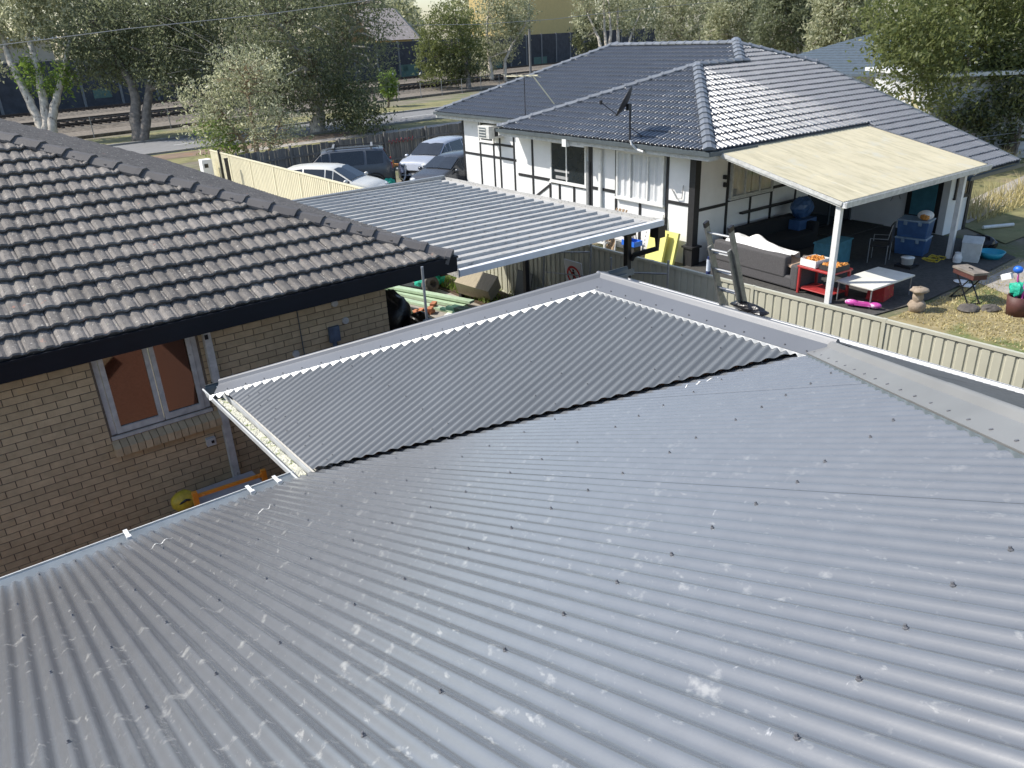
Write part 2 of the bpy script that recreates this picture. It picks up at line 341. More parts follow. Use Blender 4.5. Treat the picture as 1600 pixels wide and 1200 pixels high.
# ------------------------------------------------------------------ ground, road, paths
def sheet(name, pts, z, m):
    return structure(name, MB().add([(x, y, z) for x, y in pts], [tuple(range(len(pts)))]), m)
W['earth'] = M('yard_ground', (0.19, 0.165, 0.12), 0.95, 0.3, 0.8, 0.5, 14, spots=(((0.11, 0.13, 0.05), 0.5, 0.46, 0.62), ((0.28, 0.24, 0.15), 5.0, 0.58, 0.7)))
W['lawn'] = M('dry_lawn', (0.27, 0.22, 0.11), 0.95, 0.3, 1.2, 0.25, 40, spots=(((0.12, 0.15, 0.045), 0.9, 0.5, 0.62), ((0.36, 0.32, 0.20), 9.0, 0.56, 0.68)))
W['verge'] = M('verge_grass', (0.21, 0.195, 0.085), 0.95, 0.3, 0.7, 0.6, 12, spots=(((0.10, 0.12, 0.04), 1.2, 0.52, 0.66), ((0.26, 0.21, 0.13), 0.5, 0.58, 0.72)))
W['dirt'] = M('bare_dirt', (0.20, 0.145, 0.10), 0.95, 0.3, 0.9, 0.5, 12, spots=(((0.26, 0.13, 0.07), 0.8, 0.55, 0.7),))
sheet('ground', [(-400, -60), (700, -60), (700, 800), (-400, 800)], 0.0, W['earth'])
TS = rad(3.0)
def street(u, v, z=0): return (u * cos(TS) - v * sin(TS), u * sin(TS) + v * cos(TS), z)
def strip(name, v0, v1, z, m, u0=-150, u1=320, th=None):
    q = [street(u0, v0), street(u1, v0), street(u1, v1), street(u0, v1)]
    return sheet(name, [(p[0], p[1]) for p in q], z, m)
strip('verge', 46.2, 51.7, 0.008, W['verge'])
strip('road', 51.7, 59.2, 0.012, W['asphalt'])
strip('far_verge', 59.2, 64.5, 0.10, W['verge'])
strip('footpath', 47.3, 48.6, 0.016, W['conc'], u0=19)
strip('dirt_patch', 48.6, 51.0, 0.016, W['dirt'], u0=15, u1=31)
for v0, v1, nm in ((59.15, 59.45, 'kerb'), (51.55, 51.8, 'kerb')):
    kb = MB(); a = street(-150, v0); b = street(320, v0); c = street(320, v1); d = street(-150, v1)
    kb.prism([a, b, c, d], (0, 0, 0.13)); structure(nm, kb, W['kerb'])
ln = MB()
for k in range(-4, 24):
    a = street(k * 9.0, 55.4); b = street(k * 9.0 + 3, 55.4); ln.prism([Vector(a) + Vector((0, 0, .016)), Vector(b) + Vector((0, 0, .016)), Vector(street(k * 9 + 3, 55.52, .016)), Vector(street(k * 9, 55.52, .016))], (0, 0, 0.004))
structure('road_line', ln, W['line'])
TR = rad(11.0)
def rail(u, v, z=0): return Vector((u * cos(TR) - v * sin(TR), u * sin(TR) + v * cos(TR), z))
bl = MB(); bl.prism([rail(-120, 63.8, 0.02), rail(330, 63.8, 0.02), rail(330, 95, 0.02), rail(-120, 95, 0.02)], (0, 0, 0.2)); structure('rail_ballast', bl, W['ballast'])
for v in (69.6, 74.4, 87.0):
    tk = thing('railway_track', {69.6: 'rusty railway track closest to the wire fence', 74.4: 'second rusty railway track beyond the wire fence', 87.0: 'far railway track at the foot of the dark concrete wall'}[v], 'railway track', rail(40, v, 0.22), TR, 'railway tracks')
    bd = MB()
    for s in (-1, 1): bd.prism([(-160, s * 1.9, 0), (290, s * 1.9, 0), (290, s * .2, 0.3), (-160, s * .2, 0.3)], (0, 0, -.02))
    part('ballast_bed', MB().extrude([(-2.0, 0), (-1.2, .28), (1.2, .28), (2.0, 0)], (-160, 0, 0), (290, 0, 0), (0, 1, 0), (0, 0, 1)), W['ballast'], tk)
    for s in (-.55, .55):
        part('rail', MB().box((65, s, .44), (450, .07, .15)).box((65, s, .36), (450, .14, .02)), W['railm'], tk)
    sl = MB().box((0, 0, .31), (.24, 2.1, .12)); me = sl.mesh('sleeper')
    for k in range(-48, 60):
        o = link('sleeper', me, W['railm'], tk); o.location = (k * .72 * 1.0, 0, 0)

# ------------------------------------------------------------------ corrugated metal roof house (foreground)
PT = rad(22); c22, s22, t22 = cos(PT), sin(PT), tan(PT)
EZ = 2.66; X0, YA, YV, XR, XP = 2.06, 7.99, 5.64, 8.20, 4.92        # left eave, far eave, valley corner, right eave, ridge
YB, YE, YTOP = YA - (XP - X0), YV - (XP - X0), -1.5                  # ridge ends, top of main slope
ZR = EZ + (XP - X0) * t22; EZR = ZR - (XR - XP) * t22
mh = thing('metal_roof_house', 'house under a dark grey corrugated steel roof with hips, seen from on top', 'house', (3.5, 1.0, 0))
def corr(p0, a, s, u0, u1, lo, hi, m, parent, name='roof_sheet', pitch=0.076, amp=0.0090, cover=10):
    p0, a, s = Vector(p0), Vector(a), Vector(s); n = a.cross(s)
    if n.z < 0: n = -n
    k0 = 0
    wsheet = pitch * cover; ns = int(math.ceil((u1 - u0) / wsheet))
    for k in range(ns):
        mb = MB(); q = 9; cols = int(cover * q); run = []
        lift = 0.0006 * (k % 2)
        for i in range(cols + 3):
            u = u0 + k * wsheet + i * pitch / q
            if u > u1 + 1e-6: break
            l, h = lo(u), hi(u)
            if h - l < 0.02: continue
            w = amp * cos(2 * math.pi * (u - u0) / pitch) + lift + random.uniform(-.0002, .0002)
            run.append(len(mb.v)); m_ = 3
            for j in range(m_): mb.v.append(tuple(p0 + a * u + s * (l + (h - l) * j / (m_ - 1)) + n * w))
        for i in range(len(run) - 1):
            for j in range(2): mb.f.append((run[i] + j, run[i + 1] + j, run[i + 1] + j + 1, run[i] + j + 1))
        if mb.f:
            o = partw(name, mb, m, parent, True)
A_ = (1, 0, 0); B_ = (0, 1, 0)
lo_m = lambda x: max(0.0, x - X0 - 0.22) / c22
hi_m = lambda x: min(YV - YTOP, YV - YE + XP - x) / c22
corr((0, YV + .03, EZ), A_, (0, -c22, s22), -6.08, XP + .02, lo_m, hi_m, W['roof'], mh)
LIFT = 0.05
lo_d = lambda y: (max(0.0, YV - y) / c22)
hi_d = lambda y: min(XP - X0, YA - y, 9) / c22
corr((X0, 0, EZ + LIFT), B_, (c22, 0, s22), YE + .0, YA, lambda y: lo_d(y) - 0.0, lambda y: hi_d(y) - .02, W['roof2'], mh)
hi_r = lambda y: (min(XR - XP, XR - XP - (y - YB)) if y > YE else min(XR - XP + (YE - y), XR - XP + YE - YTOP)) / c22
corr((XR, 0, EZR), B_, (-c22, 0, s22), -9.0, YA, lambda y: 0.0, hi_r, W['roof_dusty'], mh)
corr((0, YA, EZ), A_, (0, -c22, s22), X0, 2 * XP - X0, lambda x: 0.0, lambda x: min(x - X0, 2 * XP - X0 - x) / c22, W['roof2'], mh)
# screws with washers: one hex head at about every third crest of each batten row
sc_ = MB()
def screw(p, n, r=0.0075):
    n = Vector(n).normalized(); q = Vector((0, 0, 1)).rotation_difference(n).to_matrix().to_4x4(); T = Matrix.Translation(p) @ q
    sc_.lathe([(0, 0), (r * 1.7, 0), (r * 1.5, .003), (r, .0035), (r * .95, .010), (0, .0105)], 6, T)
def screws(p0, a, s, u0, u1, lo, hi, rows, step=3, every=0.076):
    p0, a, s = Vector(p0), Vector(a), Vector(s); n = a.cross(s); n = n if n.z > 0 else -n
    for v in rows:
        k = random.randint(0, 1)
        while u0 + k * every < u1:
            u = u0 + k * every
            if lo(u) + .05 < v < hi(u) - .12: 
                p = p0 + a * u + s * (v + random.uniform(-.02, .02)) + n * .0092
                if seen(p, 20): screw(p, n, 0.0046 if s.x == 0 else 0.0038)
            k += random.choice((step, step, step + 1))
screws((0, YV + .03, EZ), A_, (0, -c22, s22), -6.08, XP, lo_m, hi_m, [.13, .95, 1.85, 2.75, 3.65, 4.6, 5.5])
screws((X0, 0, EZ + LIFT), B_, (c22, 0, s22), YE, YA, lo_d, hi_d, [.12, 1.0, 1.9, 2.7], 4)
screws((X0, 0, EZ + LIFT), B_, (c22, 0, s22), YE, YA, lambda y: lo_d(y) - .2, lambda y: lo_d(y) + .45, [v * .7 + .2 for v in range(4)], 3)
# ridge and hip cappings: folded metal with a rolled top
def capping(name, a, b, n1, n2, w=0.17, m=W['cap'], lift=0.016, roll=0.022):
    a, b, n1, n2 = Vector(a), Vector(b), Vector(n1), Vector(n2); t = (b - a).normalized()
    d1 = t.cross(n1).normalized(); d2 = t.cross(n2).normalized()
    if d1.z > 0: d1 = -d1
    if d2.z > 0: d2 = -d2
    up = (n1 + n2).normalized(); mb = MB(); ring = []
    e1, e2 = d1 * w + n1 * lift, d2 * w + n2 * lift
    i1, i2 = d1 * .035 + n1 * (lift + .004), d2 * .035 + n2 * (lift + .004)
    ring = [e1 - n1 * .014, e1, i1]
    for k in range(1, 6):
        an = math.pi * k / 6; h = (d1 - d2).normalized()
        ring.append(up * (lift + .012 + roll * sin(an)) + h * roll * cos(an))
    ring += [i2, e2, e2 - n2 * .014]
    L_ = (b - a).length; ns = max(1, int(round(L_ / 2.4))); 
    for q in range(ns):
        mb2 = MB(); m_ = len(ring); p, r = a + t * (L_ * q / ns - (.04 if q else 0)), a + t * (L_ * (q + 1) / ns)
        vs = [p + x + up * .002 * (q % 2) for x in ring] + [r + x + up * .002 * (q % 2) for x in ring]
        mb2.add(vs, [(i, i + 1, m_ + i + 1, m_ + i) for i in range(m_ - 1)] + ([tuple(range(2, m_ - 2))[::-1]] if q == 0 else []) + ([tuple(range(m_ + 2, 2 * m_ - 2))] if q == ns - 1 else [])); partw(name, mb2, m, mh)
    return d1, d2
nM, nL, nR, nF = Vector((0, s22, c22)), Vector((-s22, 0, c22)), Vector((s22, 0, c22)), Vector((0, s22, c22))
Apt, Bpt, Ept = Vector((X0, YA, EZ + LIFT)), Vector((XP, YB, ZR + LIFT)), Vector((XP, YE, ZR + LIFT))
Cfar = Vector((2 * XP - X0, YA, EZ + .02)); Top = Vector((XP - (YE - YTOP), YTOP, ZR + (YE - YTOP) * t22 + .01))
capping('hip_cap', Apt + Vector((.03, -.03, .03 * t22)), Bpt, nL, nF, 0.20)
capping('hip_cap', Cfar, Bpt, nF, nR, 0.18)
capping('ridge_cap', Bpt + Vector((0, .05, 0)), Ept - Vector((0, .05, 0)), nL, nR, 0.19)
Em = Vector((XP, YE, ZR + .012)); capping('hip_cap', Em + Vector((.02, .02, .0)), Top, nM, nR, 0.175, M('hip_cap_tan_grey', (0.20, 0.20, 0.195), 0.4, 0.12, 1.0, 0.03, 20, spec=0.5))
capping('ridge_cap', Top + Vector((0, 0, 0)), Top + Vector((-7, 0, 0)), nM, (0, -s22, c22), 0.175)
# scribed lip of the cappings, cut down into the valleys of the sheet
def lip(a, b, n, d, w, plane_p, plane_a, u0, m, pitch=0.076, amp=0.0085, lift=.03, out=.004, flap=.03):
    a, b, n, d = Vector(a), Vector(b), Vector(n), Vector(d); L_ = (b - a).length; t = (b - a) / L_; mb = MB(); k = 0; N_ = int(L_ / .008)
    for i in range(N_ + 1):
        p = a + t * (L_ * i / N_) + d * (w + out); u = (p - Vector(plane_p)).dot(Vector(plane_a))
        h = (p - Vector(plane_p)).dot(n); base = p - n * h
        ww = amp * cos(2 * math.pi * (u - u0) / pitch)
        mb.v += [tuple(base + n * (h + lift)), tuple(base + n * (ww + .0025) + d * (.006 + flap * max(0, .5 - ww / amp / 2) ** .8))]
    mb.f += [(2 * i, 2 * i + 1, 2 * i + 3, 2 * i + 2) for i in range(N_)]
    return partw('scribed_lip', mb, m, mh)
def dside(t, n):
    d = Vector(t).normalized().cross(n).normalized(); return -d if d.z > 0 else d
lip(Apt, Bpt, nL, dside(Bpt - Apt, nL), 0.20, (X0, 0, EZ + LIFT), B_, YE, W['raw'], lift=.017, flap=.045)
lip(Bpt, Ept, nL, dside(Ept - Bpt, nL), 0.19, (X0, 0, EZ + LIFT), B_, YE, W['alu'], lift=.017, flap=.014)
lip(Em, Top, nM, dside(Top - Em, nM), 0.175, (0, YV + .03, EZ), A_, -6.08, W['gutd'], lift=.016, flap=.004)
# screws on the cappings
tdir = (Top - Em).normalized(); dm = dside(tdir, nM)
for k in range(24): screw(Em + tdir * (.12 + k * .19) + dm * .135 + nM * .017, nM, 0.008)
for k in range(18):
    screw(Apt + (Bpt - Apt).normalized() * (.2 + k * .22) + dside(Bpt - Apt, nL) * .165 + nL * .017, nL, 0.005)
    if k < 13: screw(Bpt + Vector((0, -.1 - k * .18, 0)) + dside((0, -1, 0), nL) * .155 + nL * .017, nL, 0.005)
partw('roof_screws', sc_, W['screw'], mh, kind='stuff')
# white strips paint the bright glints of film scraps across a few ribs
for xs, v0, v1, k in ((.62, .72, .60, 0), (1.30, .95, .86, 1), (4.05, 2.45, 2.6, 2)):
    fm = MB(); N_ = 40; L_ = (.19, .15, .26)[k]
    for i in range(N_ + 1):
        u = xs + L_ * i / N_; v = v0 + (v1 - v0) * i / N_ + .012 * sin(i * .45); h = .0085 * cos(2 * math.pi * (u + 6.08) / .076) + .004
        c = Vector((u, YV + .03, EZ)) + Vector((0, -c22, s22)) * v + nM * h; w_ = .0012 + .006 * sin(math.pi * i / N_) * (1 + .5 * sin(i * 1.7))
        fm.v += [tuple(c + Vector((0, -c22, s22)) * w_), tuple(c - Vector((0, -c22, s22)) * w_)]
    fm.f = [(2 * i, 2 * i + 1, 2 * i + 3, 2 * i + 2) for i in range(N_)]; partw('film_scrap', fm, W['card'], mh)
# gutters
def gutter(name, a, b, outd, m, m2, w=0.115, h=0.09, z=EZ - .015):
    a, b, o = Vector(a), Vector(b), Vector(outd); up = Vector((0, 0, 1)); a.z = b.z = z
    g = MB().extrude([(-.02, .01), (-.02, -h), (w * .85, -h), (w, -.005), (w + .012, 0.0), (w + .012, .012), (w, .014)], a, b, o, up)
    return partw(name, g, m, mh)
gutter('gutter', (-6, YV + .04, 0), (X0 - .10, YV + .04, 0), (0, 1, 0), W['gut'], None)
gutter('gutter', (X0 - .005, YV - .12, 0), (X0 - .005, YA + .12, 0), (-1, 0, 0), W['gut'], None)
gutter('gutter', (X0 - .1, YA + .0, 0), (XR + .12, YA + .0, 0), (0, 1, 0), W['gutd'], None, z=EZ + .012)
gutter('gutter', (XR - .02, -9, 0), (XR - .02, YA + .1, 0), (1, 0, 0), W['gutw'], None, z=EZR + .006)
lw = MB(); nl = 150
for k in range(nl):
    y0 = YV - .1 + (YA - YV - .1) * k / nl
    for j in range(7): lw.v.append((X0 - .090 + j * .0115, y0, EZ - .024 + random.uniform(-.004, .004) + .004 * sin(k * .4)))
lw.f = [(7 * k + j, 7 * k + j + 1, 7 * k + j + 8, 7 * k + j + 7) for k in range(nl - 1) for j in range(6)]
partw('leaf_litter', lw, W['litter'], mh, kind='stuff')
# white gutter straps
for px, py in ((205, 846), (398, 773), (440, 757)):
    p = at(px, py, z=EZ + .01); st = MB().box((p.x, YV + .10, EZ + .012), (.03, .14, .006)).box((p.x, YV + .035, EZ + .02), (.035, .03, .02)); partw('gutter_strap', st, W['whitep'], mh)
for k in range(6): 
    x = 3.0 + k * .8; partw('gutter_strap', MB().box((x, YA + .07, EZ + .035), (.028, .10, .006)), W['raw'], mh)
# fascia, soffit and walls under the roof
fs = MB(); fs.b2((-6, YV - .02, EZ - .2), (X0, YV + .018, EZ - .03)); partw('fascia', fs, W['whitep'], mh)
fs = MB(); fs.b2((X0 + .02, YV, EZ - .2), (X0 + .05, YA - .02, EZ - .03)); partw('fascia', fs, W['whitep'], mh)
fs = MB(); fs.b2((X0 + .05, YA - .06, EZ - .2), (XR - .05, YA - .03, EZ - .03)); partw('fascia', fs, W['gutd'], mh)
fs = MB(); fs.b2((XR - .07, -9, EZR - .2), (XR - .04, YA - .02, EZR - .03)); partw('fascia', fs, W['whitep'], mh)
wl = MB(); wl.b2((-6, YV - .62, 0), (X0 + .6, YV - .5, EZ - .2)); partw('wall', wl, W['redbrick'], mh)
wl = MB(); wl.b2((X0 + .5, YV - .5, 0), (X0 + .62, YA - .5, EZ - .2)); partw('wall', wl, W['redbrick'], mh)
wl = MB(); wl.b2((X0 + .62, YA - .62, 0), (XR - .55, YA - .5, EZ - .2)); partw('wall', wl, W['redbrick'], mh)
wl = MB(); wl.b2((XR - .62, -9, 0), (XR - .5, YA - .5, EZR - .2)); partw('wall', wl, W['redbrick'], mh)
wl = MB(); wl.b2((-6, YV - .5, EZ - .21), (X0 + .6, YV + .0, EZ - .2)).b2((X0 + .05, YV - .5, EZ - .21), (X0 + .6, YA - .1, EZ - .2)).b2((X0 + .6, YA - .6, EZ - .21), (XR - .1, YA - .05, EZ - .2)).b2((XR - .6, -9, EZR - .21), (XR - .08, YA - .6, EZR - .2)); partw('soffit', wl, W['whitep'], mh)

sw_ = partw('side_window', MB().b2((.55, YV - .5, .9), (.62, YV - .47, 2.1)).b2((1.5, YV - .5, .9), (1.57, YV - .47, 2.1)).b2((.62, YV - .5, 2.03), (1.5, YV - .47, 2.1)).b2((.62, YV - .5, .9), (1.5, YV - .47, .97)).b2((1.03, YV - .5, .97), (1.09, YV - .47, 2.03)), W['offw'], mh)  # unseen window frame, put in to give the opposite pane something to reflect
for i, (x0, x1, z0, z1) in enumerate(((-.3, 1.6, .15, 1.05), (.0, 1.9, .1, 1.5), (-1.2, .6, .1, 1.2))):  # unseen planks, added to show in the brick house window reflection
    single('timber_plank', ['orange timber plank leaning lowest on the side wall under the eave', 'orange timber plank leaning steepest on the side wall under the eave', 'orange timber plank leaning leftmost on the side wall under the eave'][i], 'plank', MB().bar((x0, YV - .36 + .05 * i, z0), (x1, YV - .42 + .03 * i, z1), .14, .04, (0, 1, 0)), W['wood'] if i else W['crumbs'], group='planks on the side wall')
# ------------------------------------------------------------------ brick house (left)
BY, BXR = 9.30, 4.85
EYb, EXb, EZb = 8.72, 5.62, 3.24; PB = rad(21.6); cb, sb, tb = cos(PB), sin(PB), tan(PB)
bh = thing('brick_house', 'cream brick house with a weathered dark concrete tile roof and black gutter', 'house', (0.0, 12.0, 0))
wx0, wx1, wz0, wz1 = 1.12, 2.27, 1.905, 3.02
wl = MB(); d = .1
wl.b2((-7, BY + .009, 0), (wx0, BY + d, 3.05)).b2((wx1, BY + .009, 0), (BXR - .009, BY + d, 3.05)).b2((wx0, BY + .009, 0), (wx1, BY + d, wz0)).b2((BXR - .1, BY + d, 0), (BXR - .009, BY + 9, 3.05))
partw('mortar_wall', wl, W['mortar'], bh)
wl = MB().b2((-7, EYb + .02, 3.06), (EXb - .02, BY + .1, 3.07)).b2((BXR, BY + .1, 3.06), (EXb - .02, BY + 9, 3.07)); partw('soffit', wl, W['fascia_d'], bh)
CH, BLN = 0.086, 0.24
bm_full = MB().box((0, .055, 0), (.230, .11, .076)).mesh('brick'); bm_half = MB().box((0, .055, 0), (.110, .11, .076)).mesh('brick')
cand = []
for r in range(0, 36):
    z = .047 + r * CH
    if z > 3.02: break
    off = -7.0 + (0.12 if r % 2 else 0.0); k = 0
    while True:
        x0 = off + k * BLN; x1 = x0 + BLN; k += 1
        if x0 > BXR - .05: break
        segs = [(x0, x1)]
        if wz0 - .16 < z < wz1 + .05:
            lo_, hi_ = wx0 - .02, wx1 + .02
            segs = [(a, b) for a, b in ((x0, min(x1, lo_)), (max(x0, hi_), x1)) if b - a > .04]
        for a, b in segs:
            b = min(b, BXR - .001)
            if b - a < .035: continue
            cand.append(((a + b) / 2, z, b - a))
vis = sorted([c for c in cand if seen((c[0], BY, c[1]), 5) and c[1] > .95], key=lambda c: (Vector((c[0], BY, c[1])) - CAMLOC).length)
near = vis[:300]; ns_ = set(near); rest = MB()
for c in near:
    x, z, l = c
    full = abs(l - BLN) < .005; half = abs(l - .12) < .005
    o = link('brick', (bm_full if full else bm_half), W['brick'], bh)
    o.location = Vector((x, BY + random.uniform(-.002, .002), z)) - bh.location
    if not (full or half): o.scale = ((l - .01) / .110, 1, 1)
    o.rotation_euler = (0, 0, random.uniform(-.006, .006))
for c in cand:
    if c not in ns_: rest.box((c[0], BY + .055 + random.uniform(-.002, .002), c[1]), (c[2] - .01, .11, .076))
partw('brickwork', rest, W['brick'], bh, kind='stuff')
sb_ = MB()   # return wall
for r in range(35):
    for k in range(0, 30): sb_.box((BXR - .055, BY + .24 + (0.12 if r % 2 else 0) + k * BLN, .047 + r * CH), (.11, .23, .076))
partw('side_brickwork', sb_, W['brick'], bh, kind='stuff')
# window
wi = part('window', MB().b2((wx0 - .01, BY + .03, wz0 - .01), (wx0 + .06, BY + .1, wz1), Matrix.Translation(-bh.location)).b2((wx1 - .06, BY + .03, wz0 - .01), (wx1 + .01, BY + .1, wz1), Matrix.Translation(-bh.location)).b2((wx0 + .06, BY + .03, wz1 - .06), (wx1 - .06, BY + .1, wz1), Matrix.Translation(-bh.location)).b2((wx0 - .01, BY - .01, wz0 - .055), (wx1 + .01, BY + .1, wz0 - .012), Matrix.Translation(-bh.location)), W['offw'], bh, label='white timber casement window with two panes above a brick sill')
xm = (wx0 + wx1) / 2 + .03
for a, b in ((wx0 + .065, xm - .006), (xm + .006, wx1 - .065)):
    s_ = MB(); T = Matrix.Translation(-bh.location)
    s_.b2((a, BY + .018, wz0), (a + .055, BY + .06, wz1 - .062), T).b2((b - .055, BY + .018, wz0), (b, BY + .06, wz1 - .062), T).b2((a + .055, BY + .018, wz0), (b - .055, BY + .06, wz0 + .075), T).b2((a + .055, BY + .018, wz1 - .13), (b - .055, BY + .06, wz1 - .062), T)
    part('sash', s_, W['offw'], wi)
    part('pane', MB().b2((a + .05, BY + .038, wz0 + .07), (b - .05, BY + .044, wz1 - .12), T), W['glassb'], wi)
for k in range(15):     # sloping brick-on-edge sill
    x = wx0 - .02 + k * .0835
    sl_ = MB().prism([(x, BY - .095, wz0 - .235), (x, BY + .02, wz0 - .235), (x, BY + .02, wz0 - .06), (x, BY - .095, wz0 - .135)], (.0755, 0, 0)); partw('sill_brick', sl_, W['brick'], bh)
T = Matrix.Translation(-bh.location)
dp = part('downpipe', MB().b2((2.335, BY - .10, 0.4), (2.42, BY - .015, 3.06), T), W['offw'], bh)
part('pipe_clip', MB().b2((2.345, BY - .106, 2.80), (2.385, BY - .1, 2.86), T).b2((2.325, BY - .105, 2.2), (2.43, BY - .01, 2.23), T), W['black2'], dp)
cm = part('wall_vent', MB().box((2.17, BY - .03, 1.47), (.11, .06, .1), T), W['offw'], bh); part('vent_hole', MB().box((2.185, BY - .062, 1.47), (.035, .01, .035), T), W['black2'], cm)
part('meter_box', MB().b2((3.93, BY - .05, 2.31), (4.08, BY - .002, 2.52), T).b2((3.97, BY - .035, 2.12), (4.02, BY - .004, 2.31), T), W['bluebag'], bh)
part('wall_wire', MB().tube([(3.42, BY - .01, 3.05), (3.55, BY - .01, 2.96), (3.555, BY - .01, 2.6), (3.56, BY - .01, 2.1)], .007, 5, M=T), W['gutd'], bh)
for x, z in ((4.08, 2.82), (4.2, 2.55), (3.45, 2.28)): part('cable_plate', MB().lathe([(0, 0), (.05, 0), (.045, .02), (0, .025)], 10, Matrix.Translation(Vector((x, BY - .001, z)) - bh.location) @ Matrix.Rotation(rad(90), 4, 'X')), W['offw'], bh)
# black gutter / fascia
g = MB().b2((-7, EYb - .03, 3.05), (EXb + .03, EYb + .01, 3.245)).b2((-7, EYb - .045, 3.235), (EXb + .045, EYb - .0, 3.26)); partw('gutter', g, W['fascia_d'], bh)
g = MB().b2((EXb - .01, EYb + .01, 3.05), (EXb + .03, EYb + 12, 3.245)).b2((EXb, EYb + .0, 3.235), (EXb + .045, EYb + 12, 3.26)); partw('gutter', g, W['fascia_d'], bh)

# concrete tiles: two rolls, interlocking rib, thick nose
TW, TC, TL = 0.30, 0.325, 0.385
def tile_shape(u0=0.0, u1=TW, v0=0.0, v1=TL, nose=0.052, hump=0.024, flatribs=True, nc=17):
    mb = MB(); n = nc
    def h(u):
        x = (u / TW) % 1.0
        if x < .44: return hump * min(1.0, 1.35 * sin(math.pi * x / .44)) * (1 - .35 * x / .44)
        if x < .52: return 0.0
        if x < .90: return hump * min(1.0, 1.35 * sin(math.pi * (x - .52) / .38)) * (1 - .35 * (x - .52) / .38)
        return .004 + .004 * cos((x - .9) / .1 * math.pi * 4)
    for i in range(n):
        u = u0 + (u1 - u0) * i / (n - 1); hh = h(u)
        mb.v += [(u, v0 + .034, -.006), (u, v0 - .004, nose * .78 + hh), (u, v0 + .010, nose + hh), (u, v1, hh + .004)]
    mb.f = [(4 * i + j, 4 * i + 4 + j, 4 * i + 5 + j, 4 * i + 1 + j) for i in range(n - 1) for j in range(3)]
    return mb
def tiles(parent, p0, a, s, u0, u1, rows, lo, hi, m, pick, name='roof_tile', nose=.066, hump=.027, nc=19, row0=0):
    """lay tiles on a slope; pick(p) gives a rank for tiles to keep as objects of their own"""
    p0, a, s = Vector(p0), Vector(a), Vector(s); n = a.cross(s).normalized()
    if n.z < 0: n = -n
    B = Matrix((a, s, n)).transposed().to_4x4(); iv = inv(parent)
    full = tile_shape(nose=nose, hump=hump, nc=nc).mesh(name, False); full.materials.append(m)
    out = []
    for r in range(rows):
        v = r * TC; k = 0
        off = 0.0
        while u0 + k * TW + off < u1:
            u = u0 + k * TW + off; k += 1
            l0, h0 = max(lo(v), lo(v + TC * .6)), min(hi(v), hi(v + TC * .75))
            if u + TW <= l0 + .03 or u >= h0 - .03: continue
            a0, a1 = max(u, l0), min(u + TW, h0)
            out.append((r, u, v, a0 - u, a1 - u, p0 + a * (u + TW / 2) + s * (v + TL / 2)))
    ranked = sorted([t for t in out if seen(t[5], 10)], key=lambda t: (t[5] - CAMLOC).length)[:pick]; keep = {(t[0], t[1]) for t in ranked}
    rest = MB()
    for r, u, v, a0, a1, p in out:
        T = Matrix.Translation(p0 + a * u + s * v + n * random.uniform(-.004, .004) + s * random.uniform(-.005, .005)) @ B @ Matrix.Rotation(random.uniform(-.011, .011), 4, 'Z') @ Matrix.Rotation(random.uniform(-.008, .008), 4, 'Y')
        whole = a0 < .001 and a1 > TW - .001
        if (r, u) in keep:
            me = full if whole else tile_shape(a0, a1, nose=nose, hump=hump, nc=9).mesh(name)
            o = link(name, me, m, parent); o.matrix_local = iv @ T
        else:
            q = tile_shape(a0, a1, nose=nose, hump=hump, nc=9); rest.add(q.v, q.f, T)
    if rest.f: partw(name + 's', rest, m, parent, kind='stuff')
NRB = 17
bx_lo = lambda v: -99; bx_hi = lambda v: EXb - v * cb
tiles(bh, (0, EYb + .015, EZb - .01), (1, 0, 0), (0, cb, sb), -7.0 + .02, EXb, NRB, bx_lo, bx_hi, W['tile_old'], 300)
tiles(bh, (EXb - .015, 0, EZb - .01), (0, 1, 0), (-cb, 0, sb), EYb, EYb + 14, 15, lambda v: EYb + v * cb, lambda v: 99, W['tile_old'], 0)
ub = MB(); tv = NRB * TC * cb; zt = EZb - .03 + tv * tb
ub.add([(-7, EYb, EZb - .03), (EXb, EYb, EZb - .03), (EXb - tv, EYb + tv, zt), (-7, EYb + tv, zt)], [(0, 1, 2, 3)]).add([(EXb, EYb, EZb - .03), (EXb, EYb + 14, EZb - .03), (EXb - tv, EYb + 14, zt), (EXb - tv, EYb + tv, zt)], [(0, 1, 2, 3)])
partw('roof_batten_layer', ub, W['mort2'], bh)
